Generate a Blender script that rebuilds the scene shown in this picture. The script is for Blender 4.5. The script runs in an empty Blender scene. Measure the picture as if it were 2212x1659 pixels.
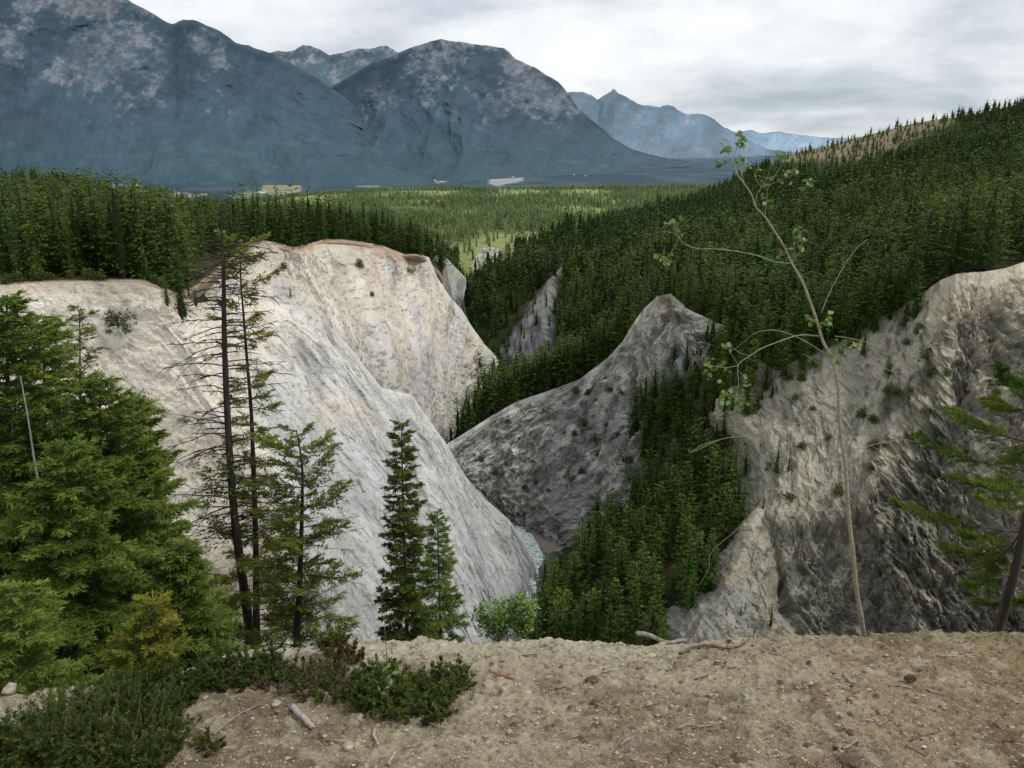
import bpy, math, random
import numpy as np
from mathutils import Vector

# ------------------------------------------------------------------ basics
C = bpy.context.scene.collection
F = 1736.0                       # focal length in units of a 2212 wide frame
CX, CY = 1106.0, 829.5
PITCH = math.radians(16.36)
CP, SP = math.cos(PITCH), math.sin(PITCH)

def ray(x, y):
    x = np.asarray(x, float); y = np.asarray(y, float)
    u = (x - CX) / F; v = -(y - CY) / F
    return np.stack([u, CP + v * SP, -SP + v * CP], -1)

def at(x, y, Y):
    """world point seen at (x, y) of the 2212x1659 frame, Y metres ahead of the viewpoint"""
    r = ray(x, y)
    return r * (np.asarray(Y, float) / r[..., 1])[..., None]

def proj(P):
    P = np.asarray(P, float)
    d = P[..., 1] * CP - P[..., 2] * SP
    up = P[..., 1] * SP + P[..., 2] * CP
    d = np.where(np.abs(d) < 1e-6, 1e-6, d)
    return CX + F * P[..., 0] / d, CY - F * up / d, d

def inpoly(x, y, poly):
    x = np.asarray(x, float); y = np.asarray(y, float)
    r = np.zeros(x.shape, bool)
    n = len(poly)
    for i in range(n):
        x0, y0 = poly[i]; x1, y1 = poly[(i + 1) % n]
        if y0 == y1: continue
        c = ((y0 > y) != (y1 > y)) & (x < (x1 - x0) * (y - y0) / (y1 - y0) + x0)
        r ^= c
    return r

def polydist(x, y, poly):
    """signed distance (positive inside), frame units"""
    x = np.asarray(x, float); y = np.asarray(y, float)
    d = np.full(x.shape, 1e9)
    n = len(poly)
    for i in range(n):
        x0, y0 = poly[i]; x1, y1 = poly[(i + 1) % n]
        dx, dy = x1 - x0, y1 - y0
        t = np.clip(((x - x0) * dx + (y - y0) * dy) / (dx * dx + dy * dy + 1e-9), 0, 1)
        d = np.minimum(d, np.hypot(x - x0 - t * dx, y - y0 - t * dy))
    return np.where(inpoly(x, y, poly), d, -d)

def sstep(a, b, x):
    t = np.clip((x - a) / (b - a), 0, 1)
    return t * t * (3 - 2 * t)

def mix(a, b, t):
    return a * (1 - t) + b * t

# ------------------------------------------------------------------ noise
def _h(ix, iy, iz, seed):
    h = (ix.astype(np.uint32) * np.uint32(374761393) + iy.astype(np.uint32) * np.uint32(668265263)
         + iz.astype(np.uint32) * np.uint32(2147483647 - 59) + np.uint32(seed * 7919 + 13))
    h = (h ^ (h >> np.uint32(13))) * np.uint32(1274126177)
    h = h ^ (h >> np.uint32(16))
    h = (h * np.uint32(2246822519)) ^ (h >> np.uint32(13))
    return (h & np.uint32(0xffffff)).astype(np.float64) / 0xffffff

def vn(x, y, z=0.0, seed=0):
    x, y, z = np.broadcast_arrays(np.asarray(x, float), np.asarray(y, float), np.asarray(z, float))
    fx, fy, fz = np.floor(x), np.floor(y), np.floor(z)
    ix, iy, iz = fx.astype(np.int64), fy.astype(np.int64), fz.astype(np.int64)
    tx, ty, tz = x - fx, y - fy, z - fz
    q = lambda t: t * t * t * (t * (t * 6 - 15) + 10)
    tx, ty, tz = q(tx), q(ty), q(tz)
    r = 0
    for dx in (0, 1):
        wx = tx if dx else 1 - tx
        for dy in (0, 1):
            wy = ty if dy else 1 - ty
            for dz in (0, 1):
                wz = tz if dz else 1 - tz
                r = r + wx * wy * wz * _h(ix + dx, iy + dy, iz + dz, seed)
    return r * 2 - 1

def fbm(x, y, z=0.0, o=5, seed=0, g=.5, l=2.03):
    a, s, r = 1.0, 0.0, 0
    for i in range(o):
        r = r + a * vn(x, y, z, seed + i * 17); s += a
        a *= g; x = np.asarray(x) * l + 3.1; y = np.asarray(y) * l + 1.7; z = np.asarray(z) * l
    return r / s

def ridged(x, y, z=0.0, o=5, seed=0, g=.5, l=2.03):
    a, s, r = 1.0, 0.0, 0
    for i in range(o):
        n = 1 - np.abs(vn(x, y, z, seed + i * 17)) * 1.6
        r = r + a * n; s += a
        a *= g; x = np.asarray(x) * l + 3.1; y = np.asarray(y) * l + 1.7; z = np.asarray(z) * l
    return r / s

def facet(x, y, seed=0, tilt=1.0):
    """broken-rock noise: nearest random cell, each cell a tilted plane"""
    x = np.asarray(x, float); y = np.asarray(y, float)
    ix, iy = np.floor(x).astype(np.int64), np.floor(y).astype(np.int64); z = np.zeros_like(ix)
    best = np.full(x.shape, 1e9); val = np.zeros(x.shape)
    for dx in (-1, 0, 1):
        for dy in (-1, 0, 1):
            cx, cy = ix + dx, iy + dy
            px = cx + _h(cx, cy, z, seed); py = cy + _h(cx, cy, z, seed + 1)
            d = (px - x) ** 2 + (py - y) ** 2
            h = _h(cx, cy, z, seed + 2) - .5 + tilt * ((x - px) * (_h(cx, cy, z, seed + 3) - .5) + (y - py) * (_h(cx, cy, z, seed + 4) - .5)) * 2
            m = d < best; best = np.where(m, d, best); val = np.where(m, h, val)
    return val

# ------------------------------------------------------------------ mesh helpers
def new_mesh(name, V, quads=None, tris=None, attrs=None, col=None, uv=None, mats=(), midx=None, smooth=True):
    me = bpy.data.meshes.new(name)
    V = np.ascontiguousarray(V, np.float32)
    nq = 0 if quads is None else len(quads); nt = 0 if tris is None else len(tris)
    me.vertices.add(len(V)); me.vertices.foreach_set('co', V.ravel())
    me.loops.add(nq * 4 + nt * 3); me.polygons.add(nq + nt)
    li = []
    if nq: li.append(np.asarray(quads, np.int32).ravel())
    if nt: li.append(np.asarray(tris, np.int32).ravel())
    li = np.concatenate(li) if li else np.zeros(0, np.int32)
    me.loops.foreach_set('vertex_index', li)
    st = np.concatenate([np.arange(nq) * 4, nq * 4 + np.arange(nt) * 3]).astype(np.int32)
    me.polygons.foreach_set('loop_start', st)
    if midx is not None: me.polygons.foreach_set('material_index', np.asarray(midx, np.int32))
    me.polygons.foreach_set('use_smooth', np.full(nq + nt, bool(smooth)))
    for m in mats: me.materials.append(m)
    for k, a in (attrs or {}).items():
        at_ = me.attributes.new(k, 'FLOAT', 'POINT'); at_.data.foreach_set('value', np.asarray(a, np.float32))
    if col is not None:
        ca = me.attributes.new('Col', 'FLOAT_COLOR', 'POINT')
        c4 = np.concatenate([np.clip(col, 0, 1), np.ones((len(V), 1))], 1).astype(np.float32)
        ca.data.foreach_set('color', c4.ravel())
    if uv is not None:
        ul = me.uv_layers.new(name='UVMap')
        ul.data.foreach_set('uv', np.asarray(uv, np.float32)[li].ravel())
    me.update(calc_edges=True); me.validate()
    return me

def link(name, me, parent=None):
    o = bpy.data.objects.new(name, me); C.objects.link(o)
    if parent: o.parent = parent
    return o

def tag(o, label=None, cat=None, group=None, kind=None):
    if label: o['label'] = label
    if cat: o['category'] = cat
    if group: o['group'] = group
    if kind: o['kind'] = kind
    return o

def empty(name, loc, label, cat, group=None, rz=0.0):
    o = bpy.data.objects.new(name, None); C.objects.link(o)
    o.location = tuple(float(v) for v in loc); o.rotation_euler = (0, 0, rz); o.empty_display_size = .2
    return tag(o, label, cat, group)

class Geo:
    """collects rhombic leaves, tubes and loose faces; one mesh at the end"""
    def __init__(s): s.V = []; s.Q = []; s.T = []; s.S = []; s.qm = []; s.tm = []; s.n = 0
    def add(s, V, Q=None, T=None, shade=0.5, m=0):
        V = np.asarray(V, float); 
        if len(V) == 0: return
        s.V.append(V); s.S.append(np.broadcast_to(np.asarray(shade, float), (len(V),)).copy())
        if Q is not None and len(Q): s.Q.append(np.asarray(Q) + s.n); s.qm.append(np.full(len(Q), m))
        if T is not None and len(T): s.T.append(np.asarray(T) + s.n); s.tm.append(np.full(len(T), m))
        s.n += len(V)
    def rhombs(s, b, d, w, shade=.5, m=0, belly=.45):
        n = len(b)
        if n == 0: return
        V = np.stack([b, b + d * belly + w, b + d, b + d * belly - w], 1).reshape(-1, 3)
        Q = np.arange(4 * n).reshape(n, 4)
        sh = np.repeat(np.broadcast_to(np.asarray(shade, float), (n,)), 4)
        s.add(V, Q, None, sh, m)
    def tube(s, pts, rad, n=6, shade=.5, m=0, cap=True):
        pts = np.asarray(pts, float); k = len(pts); rad = np.broadcast_to(np.asarray(rad, float), (k,))
        tg = np.gradient(pts, axis=0); tg /= np.linalg.norm(tg, axis=1)[:, None] + 1e-12
        mean = np.abs(tg.mean(0)); ref = np.eye(3)[int(np.argmin(mean))]
        a = np.cross(tg, ref); a /= np.linalg.norm(a, axis=1)[:, None] + 1e-12
        b = np.cross(tg, a)
        th = np.arange(n) * 2 * math.pi / n
        V = (pts[:, None] + rad[:, None, None] * (a[:, None] * np.cos(th)[None, :, None] + b[:, None] * np.sin(th)[None, :, None])).reshape(-1, 3)
        i, j = np.meshgrid(np.arange(k - 1), np.arange(n), indexing='ij')
        j2 = (j + 1) % n
        Q = np.stack([i * n + j, i * n + j2, (i + 1) * n + j2, (i + 1) * n + j], -1).reshape(-1, 4)
        T = []
        if cap:
            V = np.concatenate([V, pts[:1], pts[-1:]])
            c0, c1 = k * n, k * n + 1
            for jj in range(n):
                T.append((c0, (jj + 1) % n, jj)); T.append((c1, (k - 1) * n + jj, (k - 1) * n + (jj + 1) % n))
        s.add(V, Q, T, shade, m)
    def build(s, name, mats, smooth=True):
        V = np.concatenate(s.V) if s.V else np.zeros((0, 3))
        Q = np.concatenate(s.Q) if s.Q else None
        T = np.concatenate(s.T) if s.T else None
        mi = np.concatenate(s.qm + s.tm) if (s.qm or s.tm) else None
        return new_mesh(name, V, Q, T, attrs={'shade': np.concatenate(s.S)}, mats=mats, midx=mi, smooth=smooth)
    def arrays(s):
        return (np.concatenate(s.V), np.concatenate(s.Q) if s.Q else np.zeros((0, 4), int),
                np.concatenate(s.T) if s.T else np.zeros((0, 3), int), np.concatenate(s.S))

# ------------------------------------------------------------------ materials
def nodes(name):
    m = bpy.data.materials.new(name); m.use_nodes = True
    nt = m.node_tree; nt.nodes.clear()
    return m, nt, nt.nodes, nt.links

def N(nt, t, **kw):
    n = nt.nodes.new(t)
    for k, v in kw.items():
        if k.startswith('i_'):
            key = k[2:]
            key = int(key) if key.isdigit() else key.replace('_', ' ')
            n.inputs[key].default_value = v
        else: setattr(n, k, v)
    return n

def ramp(nt, fac, stops):
    r = N(nt, 'ShaderNodeValToRGB')
    e = r.color_ramp.elements
    while len(e) > 1: e.remove(e[-1])
    e[0].position = stops[0][0]; e[0].color = (*stops[0][1], 1) if len(stops[0][1]) == 3 else stops[0][1]
    for p, c in stops[1:]:
        q = e.new(p); q.color = (*c, 1)
    nt.links.new(fac, r.inputs[0])
    return r

def math_(nt, op, a, b=None, clamp=False):
    n = N(nt, 'ShaderNodeMath', operation=op); n.use_clamp = clamp
    for i, v in enumerate((a, b)):
        if v is None: continue
        if isinstance(v, (int, float)): n.inputs[i].default_value = v
        else: nt.links.new(v, n.inputs[i])
    return n.outputs[0]

def terrain_mat(name, scale=1.0, bump=0.5, var=.35, streak=None, rough=.95, fine=1.0, dist=None, speck=0.0, dark=0.0, pale=0.0):
    """vertex colour 'Col' broken up by procedural noise, with bump"""
    m, nt, nd, lk = nodes(name)
    out = N(nt, 'ShaderNodeOutputMaterial'); bs = N(nt, 'ShaderNodeBsdfPrincipled', i_Roughness=rough)
    bs.inputs['Specular IOR Level'].default_value = .15
    lk.new(bs.outputs[0], out.inputs[0])
    ca = N(nt, 'ShaderNodeAttribute', attribute_name='Col')
    geo = N(nt, 'ShaderNodeNewGeometry')
    n1 = N(nt, 'ShaderNodeTexNoise', i_Scale=.35 * scale, i_Detail=8.0, i_Roughness=.72)
    n2 = N(nt, 'ShaderNodeTexNoise', i_Scale=2.2 * scale * fine, i_Detail=5.0, i_Roughness=.75)
    lk.new(geo.outputs['Position'], n1.inputs['Vector']); lk.new(geo.outputs['Position'], n2.inputs['Vector'])
    f = math_(nt, 'ADD', math_(nt, 'MULTIPLY', n1.outputs[0], .45), math_(nt, 'MULTIPLY', n2.outputs[0], .55))
    n3 = None
    if streak:
        uv = N(nt, 'ShaderNodeUVMap', uv_map='UVMap')
        mp = N(nt, 'ShaderNodeMapping'); mp.inputs['Scale'].default_value = (streak[0], streak[1], 1)
        if len(streak) > 2: mp.inputs['Rotation'].default_value = (0, 0, streak[2])
        lk.new(uv.outputs[0], mp.inputs[0])
        n3 = N(nt, 'ShaderNodeTexNoise', i_Scale=1.0, i_Detail=6.0, i_Roughness=.75, i_Distortion=.2)
        lk.new(mp.outputs[0], n3.inputs['Vector'])
        f = math_(nt, 'ADD', math_(nt, 'MULTIPLY', f, .62), math_(nt, 'MULTIPLY', n3.outputs[0], .38))
    k = math_(nt, 'ADD', math_(nt, 'MULTIPLY', math_(nt, 'SUBTRACT', f, .5), 9.0 * var), 1.0)
    k = math_(nt, 'MINIMUM', math_(nt, 'MAXIMUM', k, .28), 1.7)
    if dark:
        src = n3.outputs[0] if n3 else n1.outputs[0]
        dk = ramp(nt, math_(nt, 'ADD', math_(nt, 'MULTIPLY', src, .6), math_(nt, 'MULTIPLY', n2.outputs[0], .4)), [(.36, (1 - dark,) * 3), (.43, (1, 1, 1))])
        k = math_(nt, 'MULTIPLY', k, dk.outputs[0])
    if speck:
        vo = N(nt, 'ShaderNodeTexVoronoi', i_Scale=1.1 * scale); lk.new(geo.outputs['Position'], vo.inputs['Vector'])
        sp = ramp(nt, vo.outputs['Distance'], [(.10, (1 - speck,) * 3), (.22, (1, 1, 1))])
        k = math_(nt, 'MULTIPLY', k, sp.outputs[0])
    vm = N(nt, 'ShaderNodeVectorMath', operation='SCALE')
    lk.new(ca.outputs['Color'], vm.inputs[0]); lk.new(k, vm.inputs['Scale'])
    lk.new(vm.outputs[0], bs.inputs['Base Color'])
    if bump:
        h = math_(nt, 'ADD', math_(nt, 'MULTIPLY', n2.outputs[0], .7), math_(nt, 'MULTIPLY', f, .3))
        b = N(nt, 'ShaderNodeBump', i_Strength=min(1.0, bump), i_Distance=(dist or 1.0 / scale))
        lk.new(h, b.inputs['Height']); lk.new(b.outputs[0], bs.inputs['Normal'])
    return m

def foliage_mat(name, dark, mid, light, trans=.25, orand=.25):
    m, nt, nd, lk = nodes(name)
    out = N(nt, 'ShaderNodeOutputMaterial')
    a = N(nt, 'ShaderNodeAttribute', attribute_name='shade')
    oi = N(nt, 'ShaderNodeObjectInfo')
    geo = N(nt, 'ShaderNodeNewGeometry')
    v = math_(nt, 'ADD', a.outputs['Fac'], math_(nt, 'MULTIPLY', math_(nt, 'SUBTRACT', oi.outputs['Random'], .5), orand))
    nz = N(nt, 'ShaderNodeTexNoise', i_Scale=1.3, i_Detail=3.0); lk.new(geo.outputs['Position'], nz.inputs['Vector'])
    v = math_(nt, 'ADD', v, math_(nt, 'MULTIPLY', math_(nt, 'SUBTRACT', nz.outputs[0], .5), .3))
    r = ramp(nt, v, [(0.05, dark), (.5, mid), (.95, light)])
    d = N(nt, 'ShaderNodeBsdfPrincipled', i_Roughness=.6); d.inputs['Specular IOR Level'].default_value = .12
    lk.new(r.outputs[0], d.inputs['Base Color'])
    t = N(nt, 'ShaderNodeBsdfTranslucent'); lk.new(r.outputs[0], t.inputs['Color'])
    mx = N(nt, 'ShaderNodeMixShader', i_0=trans)
    lk.new(d.outputs[0], mx.inputs[1]); lk.new(t.outputs[0], mx.inputs[2]); lk.new(mx.outputs[0], out.inputs[0])
    return m

def bark_mat(name, c0, c1, scale=30., bump=.6, dist=.01, stretch=(1, 1, .25)):
    m, nt, nd, lk = nodes(name)
    out = N(nt, 'ShaderNodeOutputMaterial'); bs = N(nt, 'ShaderNodeBsdfPrincipled', i_Roughness=.9)
    bs.inputs['Specular IOR Level'].default_value = .2
    tc = N(nt, 'ShaderNodeTexCoord'); mp = N(nt, 'ShaderNodeMapping'); mp.inputs['Scale'].default_value = stretch
    nz = N(nt, 'ShaderNodeTexNoise', i_Scale=scale, i_Detail=6.0, i_Roughness=.65)
    lk.new(tc.outputs['Object'], mp.inputs[0]); lk.new(mp.outputs[0], nz.inputs['Vector'])
    r = ramp(nt, nz.outputs[0], [(.32, c0), (.68, c1)])
    lk.new(r.outputs[0], bs.inputs['Base Color'])
    b = N(nt, 'ShaderNodeBump', i_Strength=bump, i_Distance=dist)
    lk.new(nz.outputs[0], b.inputs['Height']); lk.new(b.outputs[0], bs.inputs['Normal'])
    lk.new(bs.outputs[0], out.inputs[0])
    return m

M = {}
M['rock'] = terrain_mat('eroded_rock', scale=.9, bump=.8, var=.15, streak=(420, 120), dist=.5, dark=.32)
M['rockfine'] = terrain_mat('fluted_rock', scale=1.1, bump=.9, var=.24, streak=(260, 130), dist=.6, dark=.55)
M['soil'] = terrain_mat('forest_soil', scale=.3, bump=.6, var=.2)
M['mount'] = terrain_mat('mountain_side', scale=.015, bump=.15, var=.12, dist=20, fine=1.6)
M['valley'] = terrain_mat('valley_land', scale=.008, bump=.2, var=.14, dist=20)
M['ground'] = terrain_mat('dry_dirt', scale=20, bump=1.0, var=.20, dist=.03, fine=1.8, speck=.30, dark=.5)
M['conifer'] = foliage_mat('conifer_needles', (.016, .038, .007), (.070, .116, .017), (.155, .20, .034))
M['forest'] = foliage_mat('forest_needles', (.015, .036, .007), (.062, .106, .018), (.140, .188, .034))
M['plain'] = foliage_mat('plain_needles', (.075, .125, .045), (.215, .29, .105), (.41, .47, .21))  # sunshine on the plain put into a brighter needle colour
M['spruce'] = foliage_mat('spruce_needles', (.022, .050, .008), (.090, .148, .022), (.205, .26, .046))
M['fir'] = foliage_mat('fir_needles', (.035, .058, .008), (.125, .155, .022), (.27, .26, .04))
M['dfir'] = foliage_mat('dark_fir_needles', (.022, .042, .008), (.080, .115, .018), (.19, .21, .04))
M['juniper'] = foliage_mat('juniper_needles', (.020, .036, .007), (.070, .108, .020), (.19, .23, .05))
M['rusty'] = foliage_mat('rusty_needles', (.03, .02, .01), (.09, .06, .02), (.14, .12, .03))
M['bright'] = foliage_mat('bright_leaves', (.05, .10, .02), (.16, .26, .06), (.30, .42, .14))
M['aspenleaf'] = foliage_mat('aspen_leaves', (.05, .10, .02), (.14, .22, .05), (.30, .40, .17), trans=.35)
M['shrub'] = foliage_mat('shrub_leaves', (.03, .045, .01), (.085, .115, .024), (.17, .19, .045))
M['bark'] = bark_mat('conifer_bark', (.022, .018, .015), (.10, .085, .072), 9.)
M['redbark'] = bark_mat('reddish_bark', (.05, .03, .02), (.17, .11, .075), 9.)
M['deadbark'] = bark_mat('dead_bark', (.012, .010, .009), (.062, .052, .045), 9.)
M['greywood'] = bark_mat('weathered_wood', (.12, .11, .10), (.36, .33, .29), 40.)
M['palewood'] = bark_mat('pale_wood', (.22, .20, .17), (.48, .44, .38), 60.)
M['brownwood'] = bark_mat('brown_wood', (.07, .05, .035), (.22, .16, .11), 50.)
M['redwood'] = bark_mat('rusty_wood', (.16, .06, .03), (.34, .15, .08), 60.)
M['aspenbark'] = bark_mat('aspen_bark', (.16, .14, .09), (.36, .32, .22), 60., .3, .004, (1, 1, 1.6))
M['stone'] = bark_mat('pale_stone', (.22, .19, .15), (.46, .41, .34), 40., .7, .006, (1, 1, 1))
M['darkstone'] = bark_mat('dark_clod', (.05, .038, .028), (.16, .12, .085), 50., .9, .008, (1, 1, 1))
# ------------------------------------------------------------------ terrain patches
def catmull(A, n):
    """resample A (k, ...) along axis 0 to n samples"""
    k = len(A)
    t = np.linspace(0, k - 1, n); i = np.clip(np.floor(t).astype(int), 0, k - 2); f = t - i
    g = lambda j: A[np.clip(j, 0, k - 1)]
    p0, p1, p2, p3 = g(i - 1), g(i), g(i + 1), g(i + 2)
    p0 = np.where((i - 1 < 0).reshape((-1,) + (1,) * (A.ndim - 1)), 2 * p1 - p2, p0)
    p3 = np.where((i + 2 > k - 1).reshape((-1,) + (1,) * (A.ndim - 1)), 2 * p2 - p1, p3)
    f = f.reshape((-1,) + (1,) * (A.ndim - 1))
    return .5 * (2 * p1 + (p2 - p0) * f + (2 * p0 - 5 * p1 + 4 * p2 - p3) * f ** 2 + (3 * p1 - p0 - 3 * p2 + p3) * f ** 3)

PATCH = {}
class Patch: pass

def patch(name, rows, nu, nv, disp=None, colf=None, mat='rock', world=False, lbl=None, jit=0.0, build=True, radial=False, warp=None):
    """rows: list (top to bottom) of equally long lists (left to right) of (x, y, Y)"""
    A = np.array(rows, float)
    P = A if world else at(A[..., 0], A[..., 1], A[..., 2])
    v, u = np.meshgrid(np.linspace(0, 1, nv), np.linspace(0, 1, nu), indexing='ij')
    if warp:
        kv = len(P); tv = np.linspace(0, 1, nv) * (kv - 1); iv = np.clip(tv.astype(int), 0, kv - 2); fv = (tv - iv)[:, None, None]
        P = np.where((iv >= 2)[:, None, None], catmull(P[2:], nv)[np.clip(((tv - 2) / (kv - 3) * (nv - 1)).round().astype(int), 0, nv - 1)], P[iv] * (1 - fv) + P[iv + 1] * fv)
    else: P = catmull(P, nv)
    if warp:                                            # straight facets between the control columns, their edges wandering
        k = P.shape[1]
        t = np.clip(u + warp * fbm(u * 9, v * 6, o=4, seed=77, g=.6) * sstep(.14, .3, v), 0, 1) * (k - 1)
        i = np.clip(np.floor(t).astype(int), 0, k - 2); f = t - i; f = (.25 * sstep(0, 1, f) + .75 * f)[..., None]
        r = np.arange(nv)[:, None]
        P = P[r, i] * (1 - f) + P[r, i + 1] * f
    else: P = np.swapaxes(catmull(np.swapaxes(P, 0, 1), nu), 0, 1)
    du = np.gradient(P, axis=1); dv = np.gradient(P, axis=0)
    nr = np.cross(dv, du); nr /= np.linalg.norm(nr, axis=-1)[..., None] + 1e-9
    s = np.sign(np.sum(nr * P, -1)); nr = -nr * np.where(s == 0, 1, s)[..., None]     # towards the viewer's side
    ix, iy, _ = proj(P)
    if radial: nr = -P / np.linalg.norm(P, axis=-1)[..., None]
    if disp is not None:
        P = P + nr * disp(u, v, P, ix, iy)[..., None]
    p = Patch(); p.P = P; p.u = u; p.v = v; p.ix, p.iy, p.d = proj(P); p.name = name; p.nr = nr
    du = np.gradient(P, axis=1); dv = np.gradient(P, axis=0)
    n2 = np.cross(dv, du); n2 /= np.linalg.norm(n2, axis=-1)[..., None] + 1e-9
    n2 *= np.sign(np.sum(n2 * nr, -1))[..., None]; p.n2 = n2
    col = colf(p) if colf else np.full(P.shape, .3)
    i, j = np.meshgrid(np.arange(nv - 1), np.arange(nu - 1), indexing='ij')
    q = np.stack([i * nu + j, (i + 1) * nu + j, (i + 1) * nu + j + 1, i * nu + j + 1], -1).reshape(-1, 4)
    # wind the faces so that normals look towards the viewer's side
    fa = np.cross(P[1, 0] - P[0, 0], P[0, 1] - P[0, 0])
    if np.dot(fa, nr[0, 0]) < 0: q = q[:, ::-1]
    if build:
        me = new_mesh(name, P.reshape(-1, 3), q, col=col.reshape(-1, 3), uv=np.stack([u, v], -1).reshape(-1, 2), mats=[M[mat]], smooth=(mat not in ('rock', 'rockfine')))
        p.o = tag(link(name, me), kind='structure', label=lbl)
    PATCH[name] = p
    return p

def interp_cols(cols, nrows):
    """cols: list of columns, each a list of (x,y,Y) top to bottom of any length -> rows"""
    out = []
    for c in cols:
        c = np.array(c, float)
        # arc-length free, even index
        t = np.linspace(0, len(c) - 1, nrows); i = np.clip(t.astype(int), 0, len(c) - 2); f = (t - i)[:, None]
        out.append(c[i] * (1 - f) + c[i + 1] * f)
    return np.swapaxes(np.array(out), 0, 1)

def shade_c(c, k): return np.array(c) * k
def cc(a, b, t): return np.array(a) * (1 - t[..., None]) + np.array(b) * t[..., None]
def lerp3(base, col, t): return base * (1 - t[..., None]) + np.array(col) * t[..., None]

# colours (albedo)
CREAM = (.78, .735, .635); PALEGREY = (.61, .615, .59); GREY = (.30, .305, .305); BLUEGREY = (.47, .485, .50)
TAN = (.47, .385, .28); DARK = (.105, .11, .105); SOILD = (.055, .05, .032); GREENG = (.045, .06, .022)

# ---- left bluff: from its rim and its long rib down to the creek
b1_top = [(-500, 640, 118), (-250, 628, 122), (0, 617, 128), (90, 611, 132), (175, 608, 134), (300, 611, 136), (360, 630, 138), (430, 655, 146),
          (500, 640, 172), (590, 653, 190), (675, 668, 194), (750, 743, 196), (825, 838, 198), (890, 853, 203), (925, 905, 203), (962, 955, 202),
          (1005, 1028, 204), (1045, 1075, 206), (1100, 1123, 210), (1150, 1205, 197), (1166, 1262, 187)]
b1_bot = [(-160, 1560, 118), (120, 1560, 128), (380, 1540, 138), (480, 1530, 142), (570, 1510, 146), (680, 1490, 149), (735, 1480, 150), (795, 1475, 151), (860, 1470, 152), (935, 1465, 153),
          (995, 1460, 154), (1035, 1455, 155), (1068, 1450, 155), (1090, 1448, 156), (1104, 1446, 156), (1118, 1444, 156), (1132, 1442, 157), (1145, 1440, 157), (1158, 1436, 157), (1174, 1430, 157), (1190, 1425, 157)]
b1_top, b1_bot = np.array(b1_top, float), np.array(b1_bot, float)
def row_between(a, b, t, bulge=0.0):
    r = a * (1 - t) + b * t
    r[:, 2] -= bulge * 4 * t * (1 - t)
    return r
b1_rows = []
back = b1_top.copy(); back[:, 1] += 40; back[:, 2] += 26
b1_rows.append(back)
nb = b1_top.copy(); nb[:, 2] += .8; nb[:, 1] += .5; b1_rows.append(nb)
for t in (0, .1, .28, .5, .75, 1): b1_rows.append(row_between(b1_top, b1_bot, t, .6))

def b1_disp(u, v, P, ix, iy):
    k = sstep(.285, .40, v)
    fl = ridged(u * 26 + .5 * fbm(u * 6, v * 5, seed=3), v * 2.2 + u * 3, o=4, seed=11)
    d = k * ((fl - .55) * .4 * sstep(.3, .6, u + .25 * fbm(u * 7, v * 7, seed=4)) + fbm(u * 9, v * 6, o=5, seed=5, g=.42) * 2.0 + (ridged(u * 40 - v * 12, v * 9, o=4, seed=6) - .5) * .5 + facet(u * 90 - v * 30, v * 24, seed=7) * .45 * sstep(.25, .5, u))
    # slanting gullies right of the dead trees
    g = fbm(u * 34 - v * 2, v * 5, o=3, seed=21)
    d += k * sstep(.35, .5, u) * (-np.clip(g - .22, 0, 1) * 4.0)
    d += (.3 + .7 * k) * fbm(P[..., 0] * .5, P[..., 1] * .5, P[..., 2] * .5, o=5, seed=9, g=.62) * .45
    return d
def b1_col(p):
    u, v, ix, iy = p.u, p.v, p.ix, p.iy
    n = fbm(u * 14 - v, v * 5, o=5, seed=31); n2 = fbm(u * 60 - v * 3, v * 9, o=4, seed=32)
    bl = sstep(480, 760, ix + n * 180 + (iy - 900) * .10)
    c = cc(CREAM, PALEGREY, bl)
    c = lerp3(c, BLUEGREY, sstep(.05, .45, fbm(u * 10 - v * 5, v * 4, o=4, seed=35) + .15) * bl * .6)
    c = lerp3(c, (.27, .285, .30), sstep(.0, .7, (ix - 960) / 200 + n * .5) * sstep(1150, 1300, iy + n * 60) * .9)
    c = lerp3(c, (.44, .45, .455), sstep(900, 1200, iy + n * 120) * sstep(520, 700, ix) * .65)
    rimb = np.interp(ix, b1_top[:8, 0], b1_top[:8, 1]); c = lerp3(c, (.62, .53, .40), sstep(46, 8, iy - rimb + n * 26) * sstep(470, 400, ix) * .7)
    # tan soil stains
    st = sstep(.12, .5, fbm(u * 12 + 5, v * 9, o=5, seed=36))
    c = lerp3(c, TAN, st * .20 * (1 - .5 * bl))
    c = lerp3(c, TAN, sstep(40, 0, np.hypot((ix - 440) / 1.6, iy - 615)) * .8)
    c = lerp3(c, TAN, sstep(60, 10, np.abs(iy - 890 - (ix - 780) * .1)) * sstep(620, 700, ix) * sstep(900, 820, ix) * .4 * sstep(-.2, .3, n))
    # dark slanting seams
    seam = sstep(.30, .52, fbm(u * 46 - v * 3, v * 6, o=4, seed=38)) * sstep(.30, .5, u + n * .1)
    c = lerp3(c, (.20, .20, .195), seam * .42)
    spk = sstep(.22, .42, fbm(u * 190 - v * 10, v * 62, o=4, seed=39, g=.65)); c = lerp3(c, (.24, .225, .19), spk * .55)
    lines = sstep(.30, .55, fbm(u * 120 - v * 8, v * 13, o=4, seed=40, g=.6)); c = lerp3(c, (.34, .33, .31), lines * .38)
    # brown lower slope behind the near trees
    br = sstep(1150, 1320, iy + n * 60) * sstep(600, 500, ix) * sstep(330, 430, ix)
    c = lerp3(c, (.24, .195, .15), br * .85)
    c = c * (1 + .13 * n2 + .08 * n + (.12 * facet(u * 30 - v * 10, v * 9, seed=107) + .10 * facet(u * 90 - v * 30, v * 26, seed=108)) * (.4 + .6 * bl))[..., None]
    k = sstep(.145, .13, v); c = lerp3(c, (.30, .25, .17), k)
    return c
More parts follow.
